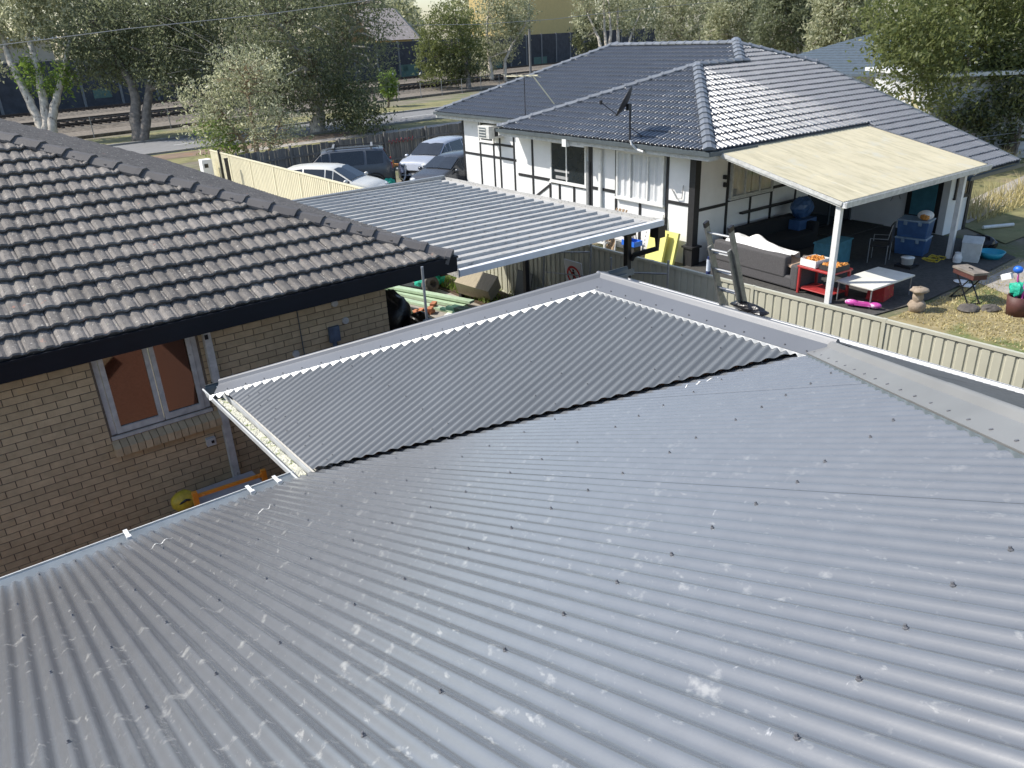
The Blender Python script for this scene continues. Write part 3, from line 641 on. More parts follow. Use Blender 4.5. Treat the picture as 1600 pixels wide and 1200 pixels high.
# hip capping tiles, each overlapping the next, with bedding
def hip_tiles(parent, a, b, n1, n2, m, mbed, w=.15, L=.36, th=.03, bed=.05, name='ridge_tile'):
    a, b, n1, n2 = Vector(a), Vector(b), Vector(n1), Vector(n2); t = (b - a).normalized(); up = (n1 + n2).normalized()
    up = (up - t * up.dot(t)).normalized(); sd = t.cross(up); iv = inv(parent)
    B = Matrix((t, sd, up)).transposed().to_4x4()
    hw = .62 * w
    mb = MB(); pr = []
    def ring(x, k, zz): return [(x, -w * k, -.03 + zz), (x, -w * k, zz), (x, -hw * .55 * k, .062 + zz), (x, hw * .55 * k, .062 + zz), (x, w * k, zz), (x, w * k, -.03 + zz)]
    vs = ring(0, 1.06, .024) + ring(.07, 1.06, .022) + ring(.075, 1.0, .010) + ring(L + .04, .95, -.004)
    fs = [(6 * j + i, 6 * j + i + 1, 6 * j + i + 7, 6 * j + i + 6) for j in range(3) for i in range(5)] + [(0, 1, 2, 3, 4, 5)]
    me = mb.add(vs, fs).mesh(name); me.materials.append(m)
    n = int((b - a).length / L) + 1
    for k in range(n):
        o = link(name, me, m, parent); o.matrix_local = iv @ (Matrix.Translation(a + t * (k * L) + up * (bed + random.uniform(-.004, .004))) @ B @ Matrix.Rotation(random.uniform(-.012, .012), 4, 'Z'))
    if mbed:
        q = MB().extrude([(-w * .95, -.07), (-w * .9, bed - .01), (w * .9, bed - .01), (w * .95, -.07)], a, b, sd, up); partw('cement_bedding', q, mbed, parent)
hip_tiles(bh, (EXb - .02, EYb + .02, EZb + .0), (EXb - 5.3, EYb + 5.3, EZb + 5.3 * tb), (0, -sb, cb), (sb, 0, cb), W['cap_old'], W['mort2'], w=.14, L=.36, bed=.015)

# ------------------------------------------------------------------ carport
CX0, CX1, CY0, CY1 = 6.10, 10.45, 9.34, 16.42
cz = lambda x: 2.84 - (x - CX0) * 0.012
cp = thing('carport', 'black framed carport with a ribbed pale zinc roof beside the fence', 'carport', (8.7, 13.8, 0))
pan = 0.313; nP = int((CY1 - CY0 - .12) / pan)
pm = MB(); prof = [(0, 0), (.02, .005), (.035, .048), (.075, .048), (.09, .004), (.20, .004), (.21, .009), (.22, .004), (.313, .002)]
pm.extrude(prof, (CX0, 0, cz(CX0)), (CX1 - .30, 0, cz(CX1 - .3)), (0, 1, 0), (0, 0, 1)); 
q = len(pm.v); pm.add([(CX1 - .3, y, cz(CX1 - .3) + z) for y, z in prof[1:5]], [(0, 1, 2, 3)])
pme = pm.mesh('roof_sheet'); pme.materials.append(W['zinc'])
for k in range(nP):
    o = link('roof_sheet', pme, None, cp); o.location = Vector((0, CY0 + .08 + k * pan, random.uniform(-.002, .002))) - cp.location
tr = MB().b2((CX1 - .31, CY0, cz(CX1) - .03), (CX1, CY1, cz(CX1) - .012)).b2((CX1 - .012, CY0, cz(CX1) - .02), (CX1, CY1, cz(CX1) + .05)); partw('box_gutter', tr, W['zinc'], cp)
tr = MB().b2((CX0, CY0 - .012, 2.735), (CX1 + .01, CY0 + .075, 2.835)); partw('front_trim', tr, W['gutw'], cp)
tr = MB().b2((CX0, CY1 - .08, 2.75), (CX1 + .01, CY1 + .02, 2.865)); partw('back_trim', tr, W['steel'], cp)
tr = MB().b2((CX0 - .02, CY0, 2.72), (CX0 - .003, CY1, 2.85)); partw('side_trim', tr, W['zinc'], cp)
for y in (CY0 + .7, (CY0 + CY1) / 2, CY1 - .7): partw('beam', MB().b2((CX0 + .1, y - .04, 2.58), (CX1 - .05, y + .04, 2.73)), W['black2'], cp)
for y in (CY0 + .62, 13.0, 15.6):
    partw('post', MB().b2((10.16, y - .05, 0), (10.26, y + .05, 2.6)).b2((10.09, y - .09, 2.50), (10.33, y + .09, 2.6)), W['black2'], cp)
partw('post', MB().b2((6.4, 15.6, 0), (6.5, 15.7, 2.7)), W['black2'], cp)
partw('rainwater_head', MB().box((CX1 + .0, CY0 + .12, 2.62), (.18, .2, .22)), W['black2'], cp)
partw('drain_pipe', MB().tube([(CX1 + .0, CY0 + .12, 2.5), (CX1 + .0, CY0 + .12, 2.3), (CX1 - .17, CY0 + .52, 2.14), (CX1 - .18, CY0 + .58, 2.05)], .05, 8), W['black2'], cp)

# ------------------------------------------------------------------ boundary fence of ribbed sheets
FX = 11.16; FH = 1.80; BAY = 2.37
fence = thing('sheet_metal_fence', 'long pale ribbed steel boundary fence running past the carport to the street', 'fence', (FX, 5.49, 0))
def rib_panel(w, h, name='fence_panel'):
    mb = MB(); pr = []; p = 0.0; pitch = .158
    while p < w - .01:
        pr += [(p, .006), (min(p + .022, w), .006), (min(p + .036, w), -.012), (min(p + .140, w), -.012)]; p += pitch
    pr.append((w, .006))
    mb.extrude([(b, a) for a, b in pr], (0, 0, .06), (0, 0, h), (1, 0, 0), (0, 1, 0)); return mb.mesh(name)
pme = rib_panel(BAY - .05, FH - .06)
y = 5.49 - 5 * BAY; rl = MB().b2((-.03, .02, 0), (.03, BAY - .02, .05)).mesh('rail')
pst = MB().b2((-.032, -.03, 0), (.032, .03, FH - .004)).mesh('post')
dk = MB()
while y < 34.0:
    col = W['cream'] if y > 17 else W['sage']
    fp = thing if False else None
    o = link('fence_panel', pme.copy(), col, fence); o.location = Vector((FX, y + .025, 0)) - fence.location
    for z in (FH - .06, .03):
        o = link('fence_rail', rl.copy(), col, fence); o.location = Vector((FX, y, z)) - fence.location; 
    o = link('fence_post', pst.copy(), col, fence); o.location = Vector((FX, y, 0)) - fence.location
    y += BAY
fe = thing('letter_box_pillar', 'white letter box pillar at the street end of the cream fence', 'letter box', (FX - .5, 35.6, 0))
part('pillar', MB().box((0, 0, .75), (.42, .42, 1.5)), W['white'], fe); part('letter_slot', MB().box((-.05, -.215, 1.25), (.16, .02, .16)), W['black2'], fe)
single('gate_post', 'black gate post standing in front of the cream fence', 'post', MB().box((0, 0, .85), (.12, .12, 1.7)).box((0, 0, 1.73), (.14, .14, .05)), W['black2'], (FX - .42, 33.1, 0))
single('fence_end_post', 'dark steel post ending the cream fence at the letter box', 'post', MB().box((0, 0, .95), (.08, .08, 1.9)), W['black2'], (FX - .05, 35.0, 0))
single('driveway_slab', 'pale driveway slab', 'driveway', MB().b2((6.9, 6, .0), (11.0, 34, .012)), W['conc']); 
bpy.data.objects['driveway_slab']['kind'] = 'structure'; del bpy.data.objects['driveway_slab']['category']; del bpy.data.objects['driveway_slab']['label']
structure('garden_bed', MB().b2((10.2, 13.8, 0), (11.1, 21, .03)).add([(10.2, 14.4, .04), (10.9, 14.2, .16), (11.1, 16.6, .12), (10.35, 17.2, .06)], [(0, 1, 2, 3)]), W['soil'])

# ------------------------------------------------------------------ yard clutter beyond the metal roof
ps = thing('temporary_barrier', 'grey tube barrier frame leaning on the fence beside the black carport post', 'barrier', (10.86, 10.2, 0), 0, 'tube barrier frames against the fence')
mbb = MB().tube([(0, -.66, 0), (0, -.66, 1.98)], .022, 8).tube([(0, .85, 0), (0, .85, 1.75)], .022, 8); part('upright', mbb, W['steel'], ps)
part('top_tube', MB().tube([(0, -.66, 1.72), (.0, .85, 1.45)], .018, 8), W['steel'], ps); part('mid_tube', MB().tube([(0, -.66, 1.2), (0, .85, 1.0)], .012, 6), W['steel'], ps)
p2 = copy_tree(ps); p2.location = (10.86, 12.4, 0); p2.rotation_euler = (0, rad(3), 0); p2['label'] = 'grey tube barrier frame leaning on the fence beside the prohibition sign'
sg = thing('prohibition_sign', 'white sign with a red ring and a black walking figure struck out', 'sign', (10.98, 12.25, .84))
sT = Matrix.Rotation(rad(-8), 4, 'Y') @ Matrix.Rotation(rad(-90), 4, 'Z')
part('sign_board', MB().box((0, 0, .3), (.56, .02, .62), sT), W['signw'], sg)
sT2 = sT @ Matrix.Translation((0, -.014, .28)) @ Matrix.Rotation(rad(90), 4, 'X')
rg = MB(); n = 32
for k in range(n):
    a, b = 2 * math.pi * k / n, 2 * math.pi * (k + 1) / n
    rg.add([(.17 * cos(a), .17 * sin(a), 0), (.22 * cos(a), .22 * sin(a), 0), (.22 * cos(b), .22 * sin(b), 0), (.17 * cos(b), .17 * sin(b), 0)], [(0, 1, 2, 3)], sT2)
part('red_ring', rg, W['signr'], sg)
part('red_bar', MB().box((0, 0, .002), (.37, .045, .002), sT2 @ Matrix.Rotation(rad(-45), 4, 'Z')), W['signr'], sg)
fg = MB().box((0, .02, .0005), (.07, .13, .001), sT2).lathe([(0, 0), (.03, 0), (.03, .001), (0, .001)], 12, sT2 @ Matrix.Translation((.0, .12, 0))).box((-.035, -.08, .0005), (.03, .1, .001), sT2, rz=rad(-25)).box((.035, -.08, .0005), (.03, .1, .001), sT2, rz=rad(25)).box((.055, .03, .0005), (.05, .02, .001), sT2).box((-.055, .03, .0005), (.05, .02, .001), sT2)
part('walking_figure', fg, W['signk'], sg)
for k, (x, y, w, h, m, lb) in enumerate([(10.75, 13.2, .5, .62, 'gutd', 'dull grey board leaning on the fence under the carport'), (10.8, 14.0, .55, .85, 'dkgreen', 'dark panel leaning in the shade left of the grey board')]):
    single('leaning_board', lb, 'board', MB().box((0, 0, h / 2), (.03, w, h), Matrix.Rotation(rad(12), 4, 'Y')), W[m], (x, y, 0))
single('red_can', 'small red fuel can in the carport shade by the sign', 'fuel can', MB().box((0, 0, .16), (.16, .26, .32), top=.85).box((0, .06, .36), (.03, .12, .06)), W['red'], (10.3, 12.6, 0))
single('bolster', 'large pale sawn sandstone block tilted on the garden bed', 'stone block', MB().box((0, 0, 0), (.50, .95, .42)), W['chalk'], (10.4, 15.15, .40), rad(20))
bpy.data.objects['bolster'].name = 'stone_block'; bpy.data.objects['stone_block'].rotation_euler = (rad(10), rad(-32), rad(18))
nm = MB(); random.seed(3)
nt_ = thing('green_net_roll', 'crumpled roll of bright green netting beside a carport post', 'netting', (10.1, 17.0, 0))
part('net_roll', MB().ball((0, 0, .32), (.42, .5, .34), n=16, jit=.14), W['green'], nt_); part('net_core', MB().lathe([(0, -.02), (.16, 0), (.2, .3), (.1, .33), (0, .2)], 12, Matrix.Translation((-.25, -.36, .18)) @ Matrix.Rotation(rad(70), 4, 'X')), W['stone'], nt_)
bs = MB()
for n_, (loc, rz, L, w, h, m, lb) in enumerate([((9.35, 16.4, .06), 106, 3.2, .22, .07, 'pgreen', 'pale green board lying closest to the netting'), ((9.05, 16.2, .05), 104, 3.0, .16, .06, 'pgreen', 'pale green board lying on the driveway edge'), ((9.5, 16.2, .16), 107, 3.0, .18, .06, 'pgreen', 'pale green board on top of the stack'), ((9.0, 17.4, .05), 112, 2.2, .12, .05, 'wood', 'brown plank lying behind the green boards'), ((8.7, 17.7, .05), 116, 2.0, .12, .05, 'wood', 'brown plank lying next to the dark wall corner'), ((9.5, 17.6, .12), 112, 2.0, .3, .04, 'black', 'black sheet offcut lying by the netting'), ((8.75, 15.9, .03), 112, 1.1, .08, .05, 'black', 'thin dark stick on the pale slab')]):
    single('board', lb, 'board', MB().box((0, 0, 0), (L, w, h)), W[m], loc, rad(rz), group='boards lying on the driveway')
for k in range(5):
    single('fence_post_bundle', ['dark green channel at the left of the bundle by the stone block', 'dark green channel in the middle of the bottom layer', 'dark green channel closest to the stone block', 'dark green channel at the left of the upper layer', 'dark green channel at the right of the upper layer'][k], 'steel channel', MB().extrude([(-.06, .0), (-.05, .05), (.05, .05), (.06, 0)], (0, -.9, 0), (0, .9, 0), (1, 0, 0), (0, 0, 1)).extrude([(-.06, .0), (.06, 0)], (0, -.9, 0), (0, .9, 0), (1, 0, 0), (0, 0, 1)), W['dgreen'], (9.55 + (k % 3) * .14 if k < 3 else 9.62 + (k - 3) * .14, 14.25 - .05 * k, .05 + .06 * (k // 3)), rad(17), group='bundle of dark green channels')
for i in range(7):
    o = single('paver', ['terracotta paver at the near left corner of the pile', 'terracotta paver at the front middle of the pile', 'terracotta paver at the front right of the pile', 'terracotta paver in the back row of the pile, left', 'terracotta paver in the back row of the pile, middle', 'terracotta paver lying on top of the pile', 'terracotta paver topmost at the right of the pile'][i], 'paver', MB().box((0, 0, .038), (.23, .115, .076)), W['paver'], (8.75 + .13 * (i % 3) + .25 * (i // 5), 15.15 + .26 * ((i // 3) % 2), .0 if i < 5 else .078), rad(20 + 4 * i), group='terracotta pavers piled on the driveway')
for i, (x, y, z, r) in enumerate([(7.25, 13.9, .6, .62), (7.0, 14.9, .5, .6), (7.6, 13.2, .42, .5), (7.75, 14.5, .28, .36)]):
    single('rubbish_bag', ['tall black rubbish bag heaped against the brick wall corner', 'black rubbish bag behind the tall one', 'black rubbish bag nearest the metal roof', 'low black rubbish bag by the terracotta pavers'][i], 'rubbish bag', MB().ball((0, 0, 0), (r * .8, r * .9, z * 1.05), n=16, jit=.09), W['rubbish'], (x, y, z), smooth=True, group='black bags by the brick corner')
single('cloth_bundle', 'blue grey cloth bundle on top of the black bags', 'bundle', MB().ball((0, 0, 0), (.3, .4, .2), n=12, jit=.12), W['bluebag'], (6.95, 14.6, 1.1), smooth=True)
vp_ = thing('vent_mast', 'thin grey steel mast with a clamp rising behind the far gutter', 'mast', tuple(at(667, 500, Y=8.3).xy) + (0,))
part('tube', MB().tube([(0, 0, 0), (0, 0, 3.35)], .018, 8), W['steel'], vp_); part('clamp', MB().box((.03, 0, 2.55), (.12, .1, .18)), W['gutd'], vp_); part('bracket', MB().box((-.07, 0, 2.52), (.07, .07, .08)), W['canw'], vp_)
single('slate_sheet', 'dark grey sheet lying in front of the terracotta pavers', 'sheet', MB().box((0, 0, .02), (1.5, 1.1, .04)), W['gutd'], (8.8, 13.9, 0), rad(18))
single('steel_pipe', 'grey pipe lying across the dark sheet', 'pipe', MB().tube([(0, -.9, 0), (0, .9, 0)], .03, 8), W['steel'], (9.1, 13.9, .08), rad(75))
single('cardboard_scrap', 'white scrap of card beside the pavers', 'scrap', MB().box((0, 0, .01), (.3, .2, .02)), W['card'], (9.3, 14.75, .01), rad(30))
# between the houses
tz = thing('trestle', 'orange steel trestle rail with upright end plates below the gutter', 'trestle', at(359, 765, Y=8.25))
a, b = at(305, 776, Y=8.25) - tz.location, at(412, 741, Y=8.25) - tz.location
part('rail', MB().bar(a, b, .035, .035), W['orange'], tz)
for p in (a, b): part('end_plate', MB().bar(p + Vector((0, 0, .06)), p + Vector((0, 0, -1.25)), .055, .05, (0, 1, 0)), W['orange'], tz)
for p in (a, b): part('foot', MB().box(p + Vector((0, 0, -tz.location.z - p.z + .03)), (.1, .5, .06)), W['orange'], tz)
for p in (a, b): part('leg', MB().bar(p + Vector((0, 0, -1.2)), p + Vector((0, 0, -tz.location.z - p.z + .06)), .05), W['orange'], tz)
yl = at(288, 782, Y=8.75); yt = thing('yellow_tool_bag', 'round yellow and black tool bag beside the orange trestle', 'tool bag', yl)
part('bag_body', MB().ball((0, 0, 0), (.15, .12, .13), n=14, jit=.06), W['yellow'], yt, True); part('strap', MB().tube([(-.1, -.06, .0), (0, -.13, .07), (.1, -.06, .0)], .015, 6), W['black2'], yt); part('stand', MB().box((0, 0, -.12 - yl.z / 2 + .02), (.3, .22, yl.z - .22)), W['plank'] if 'plank' in W else W['sky_w'], yt)
bd = at(345, 768, Y=8.8); single('grey_board', 'pale grey board lying between the trestle and the brick wall', 'board', MB().box((0, 0, 0), (.95, .42, .03)).box((0, 0, -bd.z / 2), (.6, .3, bd.z - .04)), W['sky_w'], bd)

# ------------------------------------------------------------------ ladder on the right gutter
ld = thing('ladder', 'aluminium extension ladder leaning on the white gutter', 'ladder', (9.0, 6.17, 0))
lt, lb_ = Vector((7.93, 6.17, 3.64)), Vector((9.32, 6.17, 0)); dv = (lt - lb_); 
def lp(t, s): return lb_ + dv * t + Vector((0, s, 0))
for s in (-.19, .19):
    partw('stile', MB().bar(lp(0, s), lp(1, s), .03, .075, (1, 0, 0)), W['alud'], ld)
    partw('stile_tip', MB().bar(lp(.995, s), lp(1.012, s), .036, .08, (1, 0, 0)), W['black2'], ld)
    sh = Vector((-.07, 0, .02)); partw('stile', MB().bar(lp(0.05, s * .82) + sh, lp(.92, s * .82) + sh, .025, .065, (1, 0, 0)), W['alud'], ld)
for k in range(13):
    t = .06 + k * .076; partw('rung', MB().tube([lp(t, -.2), lp(t, .2)], .016, 8), W['alu'], ld)
    if k < 12: partw('rung', MB().tube([lp(t + .012, -.15) + sh, lp(t + .012, .15) + sh], .015, 8), W['alu'], ld)
cn = thing('spray_can', 'small pale and navy can hanging from the ladder on a cord', 'can', lp(.86, .20) + Vector((-.09, .0, -.02)))
part('can_body', MB().lathe([(0, -.13), (.03, -.13), (.03, .06), (0, .06)], 12), W['canw'], cn); part('cap', MB().lathe([(0, .06), (.022, .06), (.022, .10), (0, .105)], 10), W['cank'], cn); part('base_band', MB().lathe([(.031, -.13), (.031, -.09)], 12), W['cank'], cn); part('cord', MB().tube([(0, 0, .1), (.02, -.02, .2), (.06, 0, .27)], .006, 5), W['cank'], cn)
single('cloth_bag', 'black cloth bag tied at the ladder where it meets the gutter', 'bag', MB().ball((0, 0, 0), (.10, .24, .055), n=16, jit=.14).ball((0, -.17, -.02), (.08, .16, .04), n=12, jit=.15), W['rubbish'], (8.27, 5.90, 2.58))

# ------------------------------------------------------------------ white half-timbered house (local frame)
TH = rad(-1.55); HO = Vector((16.233, 13.474, 0))
HM = Matrix.Translation(HO) @ Matrix.Rotation(TH, 4, 'Z')
def hw(x, y, z=0.0): return HM @ Vector((x, y, z))
wh = thing('white_house', 'white rendered house with black timber strips and a dark grey tile roof', 'house', HO, TH)
ZE = 3.0
def hp(name, mb, m, **k): return part(name, mb, m, wh, **k)
hp('wall', MB().b2((0, 0, 0), (.12, 7.75, ZE)), W['white']); hp('wall', MB().b2((.12, 7.63, 0), (1.56, 7.75, ZE)), W['white'])
hp('wall', MB().b2((1.56, 7.75, 0), (1.68, 13.42, ZE)), W['white']); hp('wall', MB().b2((1.68, 13.3, 0), (9, 13.42, ZE)), W['white'])
hp('wall', MB().b2((.12, 0, 0), (5.0, .12, ZE)), W['white']); hp('wall', MB().b2((7.4, -2.95, 0), (7.52, .12, 2.2)), W['white']); hp('wall', MB().b2((7.52, -2.95, 0), (8.6, -2.83, 2.0)), W['white'])
hp('wall', MB().b2((8.5, -2.83, 0), (8.6, -.6, 2.0)).b2((8.5, -.6, 0), (8.6, 9, 2.9)), W['white'])
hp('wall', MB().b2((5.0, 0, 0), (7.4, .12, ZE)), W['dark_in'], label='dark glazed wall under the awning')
hp('soffit', MB().b2((-.66, -.97, ZE - .02), (1.5, 7.74, ZE - .005)).b2((1.12, 7.8, ZE - .02), (3, 14.4, ZE - .005)).b2((1.5, -.97, ZE - .02), (8.6, .1, ZE - .005)), W['whitep'])
def bat(y0, y1, z0, z1, x=0.0, m=None): return hp('timber_strip', MB().b2((x - .022, y0, z0), (x - .002, y1, z1)), m or W['black'])
def vb(y, z0=0.0, z1=ZE - .03, x=0.0, w=.085): return bat(y - w / 2, y + w / 2, z0, z1, x)
# windward (left-facing) wing wall
for y in (6.86, 4.04, 2.93, .95): vb(y, w=.17 if y == 4.04 else .085)
for a, b in ((.17, .905), (2.975, 3.95), (5.99, 6.81), (6.905, 7.65)): bat(a, b, 1.56, 1.645)
vb(5.97, 0, 1.50); vb(5.5, 0, 1.5); vb(4.8, 0, 1.5); vb(1.95, 0, 1.42); vb(4.15, 0, 1.5)
bat(4.2, 5.92, 1.505, 1.58)
hp('timber_strip', MB().bar((-.013, 6.80, .95), (-.013, 6.02, 1.42), .07, .02, (1, 0, 0)), W['black'])
# main wall further back
X2 = 1.56
for y in (13.36, 12.20, 11.3, 10.88, 10.0): vb(y, x=X2, w=.11 if y > 13 else .085)
for a, b in ((12.245, 13.3), (11.345, 12.155), (10.925, 11.255), (10.045, 10.835), (8.4, 9.95)): bat(a, b, 1.60, 1.685, x=X2)
bat(10.05, 12.15, 2.08, 2.165, x=X2 - .003)
# corner post with plinth
cpst = hp('corner_post', MB().b2((-.10, -.10, .55), (.10, .10, ZE)), W['black']); part('plinth', MB().b2((-.15, -.15, 0), (.15, .15, .5)).b2((-.19, -.19, .5), (.19, .19, .55)), W['black'], cpst)
def window(name, ax, c, a0, a1, z0, z1, mull, m_frame, curtain=None, fl=.07, parent=wh, glass='pane', label=None, outx=-.02):
    """ax 'x': wall plane x=c, runs along y; ax 'y': wall plane y=c, runs along x"""
    def P(u, d, z): return (c + d, u, z) if ax == 'x' else (u, c + d, z)
    f = MB(); o = outx; fd = .073 if curtain else .03
    f.b2(P(a0, o, z0), P(a0 + fl, fd, z1)).b2(P(a1 - fl, o, z0), P(a1, fd, z1)).b2(P(a0 + fl, o, z1 - fl), P(a1 - fl, fd, z1)).b2(P(a0 - .03, o - .02, z0 - .05), P(a1 + .03, fd, z0 - .002)).b2(P(a0 + fl, o, z0), P(a1 - fl, fd, z0 + .04))
    for u in mull: f.b2(P(u - .025, o, z0 + .04), P(u + .025, .03, z1 - fl))
    w = hp(name, f, m_frame, label=label)
    us = [a0 + fl] + list(mull) + [a1 - fl]
    for u, v in zip(us[:-1], us[1:]): part('pane', MB().b2(P(u + .02, -.004, z0 + .035), P(v - .02, .002, z1 - fl + .005)), W[glass], w)
    if curtain:
        q = MB(); n = int((a1 - a0) / .02); pts = []
        for i in range(n + 1):
            u = a0 + .05 + (a1 - a0 - .1) * i / n; pts.append((u, .042 + .018 * sin(u * 31) + .008 * sin(u * 53 + 1)))
        for u, d in pts: q.v += [P(u, d, z0 + .02), P(u, d, z1 - .03)]
        q.f = [(2 * i, 2 * i + 2, 2 * i + 3, 2 * i + 1) for i in range(n)]
        part('curtain', q, W[curtain], w, smooth=True)
    return w
w2 = window('window', 'x', -.075, 1.02, 2.86, 1.49, 2.80, (1.62, 2.30), W['whitep'], 'curtain', label='wide window with white sheer curtains')
w1 = window('window', 'x', -.03, 4.20, 5.92, 1.60, 2.83, (5.12,), W['whitep'], None, glass='glassd', label='dark sliding window with a white bottom rail')
part('ornament_row', MB().box((-.035, 5.35, 1.93), (.01, .7, .06)).box((-.035, 5.35, 1.74), (.01, .6, .09)), W['curtaing'], w1)
w3 = window('window', 'x', X2 - .03, 11.25, 12.15, 2.18, 2.92, (), W['whitep'], None, glass='glassd', label='small dark window beside the air conditioner')
ap = hp('accent_pole', MB().b2((-.08, 4.06, .3), (-.03, 4.16, 2.35)), W['steel'])
hp('downpipe', MB().b2((-.10, 3.50, 0), (-.02, 3.60, 2.75)), W['whitep'])
hp('wall_cable', MB().tube([(-.04, .75, 1.95), (-.05, .55, 1.72), (-.05, .38, 1.75), (-.04, .35, 2.1)], .014, 6), W['curtaing'])
ac = thing('air_conditioner', 'boxy white air conditioner sticking out under the eave', 'air conditioner', hw(X2 - .35, 10.95, 2.42), TH)
part('case', MB().box((0, 0, .2), (.65, .72, .44)), W['offw'], ac); part('grille', MB().box((-.328, .06, .2), (.01, .44, .34)), W['gutd'], ac); part('louvre', MB().box((-.335, .06, .1), (.01, .42, .03)).box((-.335, .06, .2), (.01, .42, .03)).box((-.335, .06, .3), (.01, .42, .03)), W['offw'], ac, kind='stuff'); part('side_vent', MB().box((0, -.363, .2), (.16, .01, .3)).box((.2, -.363, .2), (.14, .01, .3)), W['black'], ac)
# shaded wall under the awning
for x, w in ((1.30, .085), (2.30, .07), (3.22, .085), (4.35, .07)): hp('timber_strip', MB().b2((x - w / 2, -.022, 0), (x + w / 2, -.002, ZE - .03)), W['black'])
hp('timber_strip', MB().b2((.12, -.022, 1.42), (1.25, -.002, 1.5)), W['black']); hp('timber_strip', MB().b2((1.345, -.024, 1.50), (3.17, -.002, 1.58)), W['black']); hp('timber_strip', MB().b2((3.27, -.022, 1.58), (4.9, -.002, 1.66)), W['black'])
hp('shelf', MB().b2((1.85, -.14, 1.10), (4.9, -.024, 1.15)), W['black']); 
window('window', 'y', -.075, 1.36, 3.16, 1.60, 2.85, (1.95, 2.58), W['offw'], 'curtaing', label='window with grey curtains under the awning')
hp('wall_light', MB().box((1.12, -.06, 2.2), (.08, .1, .1)).box((1.12, -.06, 2.0), (.06, .08, .12)), W['black'])
dr = hp('sliding_door', MB().b2((5.05, -.03, .05), (5.12, -.005, 2.3)).b2((7.3, -.03, .05), (7.37, -.005, 2.3)).b2((6.15, -.03, .05), (6.22, -.005, 2.3)).b2((5.05, -.03, 2.3), (7.37, -.005, 2.38)), W['gutd']); part('pane', MB().b2((5.12, -.012, .1), (7.3, -.008, 2.3)), W['glassd'], dr)
dr = hp('door', MB().b2((7.36, -2.75, .05), (7.395, -1.75, 2.05)), W['black'], label='black framed door hung with a teal sheet'); part('door_panel', MB().b2((7.345, -2.62, .5), (7.36, -1.9, 2.0)), W['teal'], dr)
window('window', 'y', -2.98, 7.66, 8.42, 1.05, 1.9, (8.05,), W['black'], None, glass='glassd', label='low dark window in the lean-to')
hp('corner_board', MB().b2((8.5, -2.99, 0), (8.63, -2.955, 2.0)), W['black'])
for k, r in enumerate((.14, .19, .12)): 
    hp('hanging_hose', MB().tube([(7.36 - .01 * k, -1.15 + r * cos(a) , 1.55 + 1.7 * r * sin(a)) for a in [i * .42 for i in range(16)]], .012, 5), W['curtaing'])
hp('hanging_rope', MB().tube([(7.36, -1.5, 1.9), (7.34, -1.42, 1.2), (7.3, -1.6, .9)], .016, 5).tube([(7.36, -1.6, 1.9), (7.32, -1.5, 1.3), (7.3, -1.3, .8)], .012, 5), W['curtaing'])
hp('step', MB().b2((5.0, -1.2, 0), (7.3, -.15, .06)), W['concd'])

# roof: hipped main body, hipped wing, lean-to continuing the near slope
PW = rad(20.55); cw, sw, tw = cos(PW), sin(PW), tan(PW)
E0, Y0, YW, E1, Y1_, ZEV = -.69, -1.0, 7.75, 1.1, 14.6, 3.13; YG, YL = 2.75, -3.95
hA = (YW - Y0) / 2; XR_, RZ = 7.0, 5.25; YR0, YR1 = 4.65, 10.7
def eave_gutter(a, b, out): 
    a, b, o = Vector(a), Vector(b), Vector(out)
    return MB().extrude([(-.02, -.0), (-.02, -.1), (.10, -.1), (.115, .0), (.10, .0)], a, b, o, (0, 0, 1))
for a, b, o in (((E0, Y0 - .1, ZEV), (E0, YW, ZEV), (-1, 0, 0)), ((E1, YW - .2, ZEV + .03), (E1, Y1_, ZEV + .03), (-1, 0, 0)), ((E0 - .1, Y0, ZEV), (1.0, Y0, ZEV), (0, -1, 0))): hp('gutter', eave_gutter(a, b, o), W['gutd'])
hp('fascia', MB().b2((E0 - .0, Y0, ZEV - .22), (E0 + .03, YW, ZEV - .1)), W['offw']); hp('fascia', MB().b2((E1 - .0, YW, ZEV - .2), (E1 + .03, Y1_, ZEV - .08)), W['offw']); hp('fascia', MB().b2((E0 + .03, Y0, ZEV - .22), (7.5, Y0 + .03, ZEV - .1)), W['offw'])
hp('gutter_outlet', MB().b2((-.80, 4.22, 2.84), (-.66, 4.4, 3.05)).b2((-.66, 3.6, 2.86), (-.5, 4.3, 2.96)), W['whitep'])
ux = MB()
def pl(*p): ux.add(list(p), [tuple(range(len(p)))])
Zs = -.03
def zn(y): return ZEV + Zs + (y - Y0) * tw           # near slope
PM = math.atan((RZ - ZEV) / (XR_ - E1)); XV = E1 + hA * tw / tan(PM)
pl((E0, Y0, ZEV + Zs), (8.9, Y0, ZEV + Zs), (8.9, YG, zn(YG)), (XR_, YR0, zn(YR0)), (XV, Y0 + hA, zn(Y0 + hA)), (E0 + hA, Y0 + hA, zn(Y0 + hA)))
pl((E0, Y0, ZEV + Zs), (E0 + hA, Y0 + hA, zn(Y0 + hA)), (E0, YW, ZEV + Zs))
pl((E0, YW, ZEV + Zs), (E0 + hA, Y0 + hA, zn(Y0 + hA)), (XV, Y0 + hA, zn(Y0 + hA)), (E1 + .2, YW, ZEV + Zs))
pl((E1, YW - 5, ZEV + Zs), (E1, Y1_, ZEV + Zs), (XR_, YR1, RZ + Zs), (XR_, YR0, RZ + Zs), (XV, Y0 + hA, zn(Y0 + hA)))
pl((6.0, YL, zn(YL)), (8.9, YL, zn(YL)), (8.9, Y0, ZEV + Zs), (6.0, Y0, ZEV + Zs))
pl((8.9, YG, zn(YG)), (XR_, YR0, RZ + Zs), (XR_, YR1, RZ + Zs), (8.9, YR1, zn(YG)))
hp('roof_underlay', ux, W['stone'])
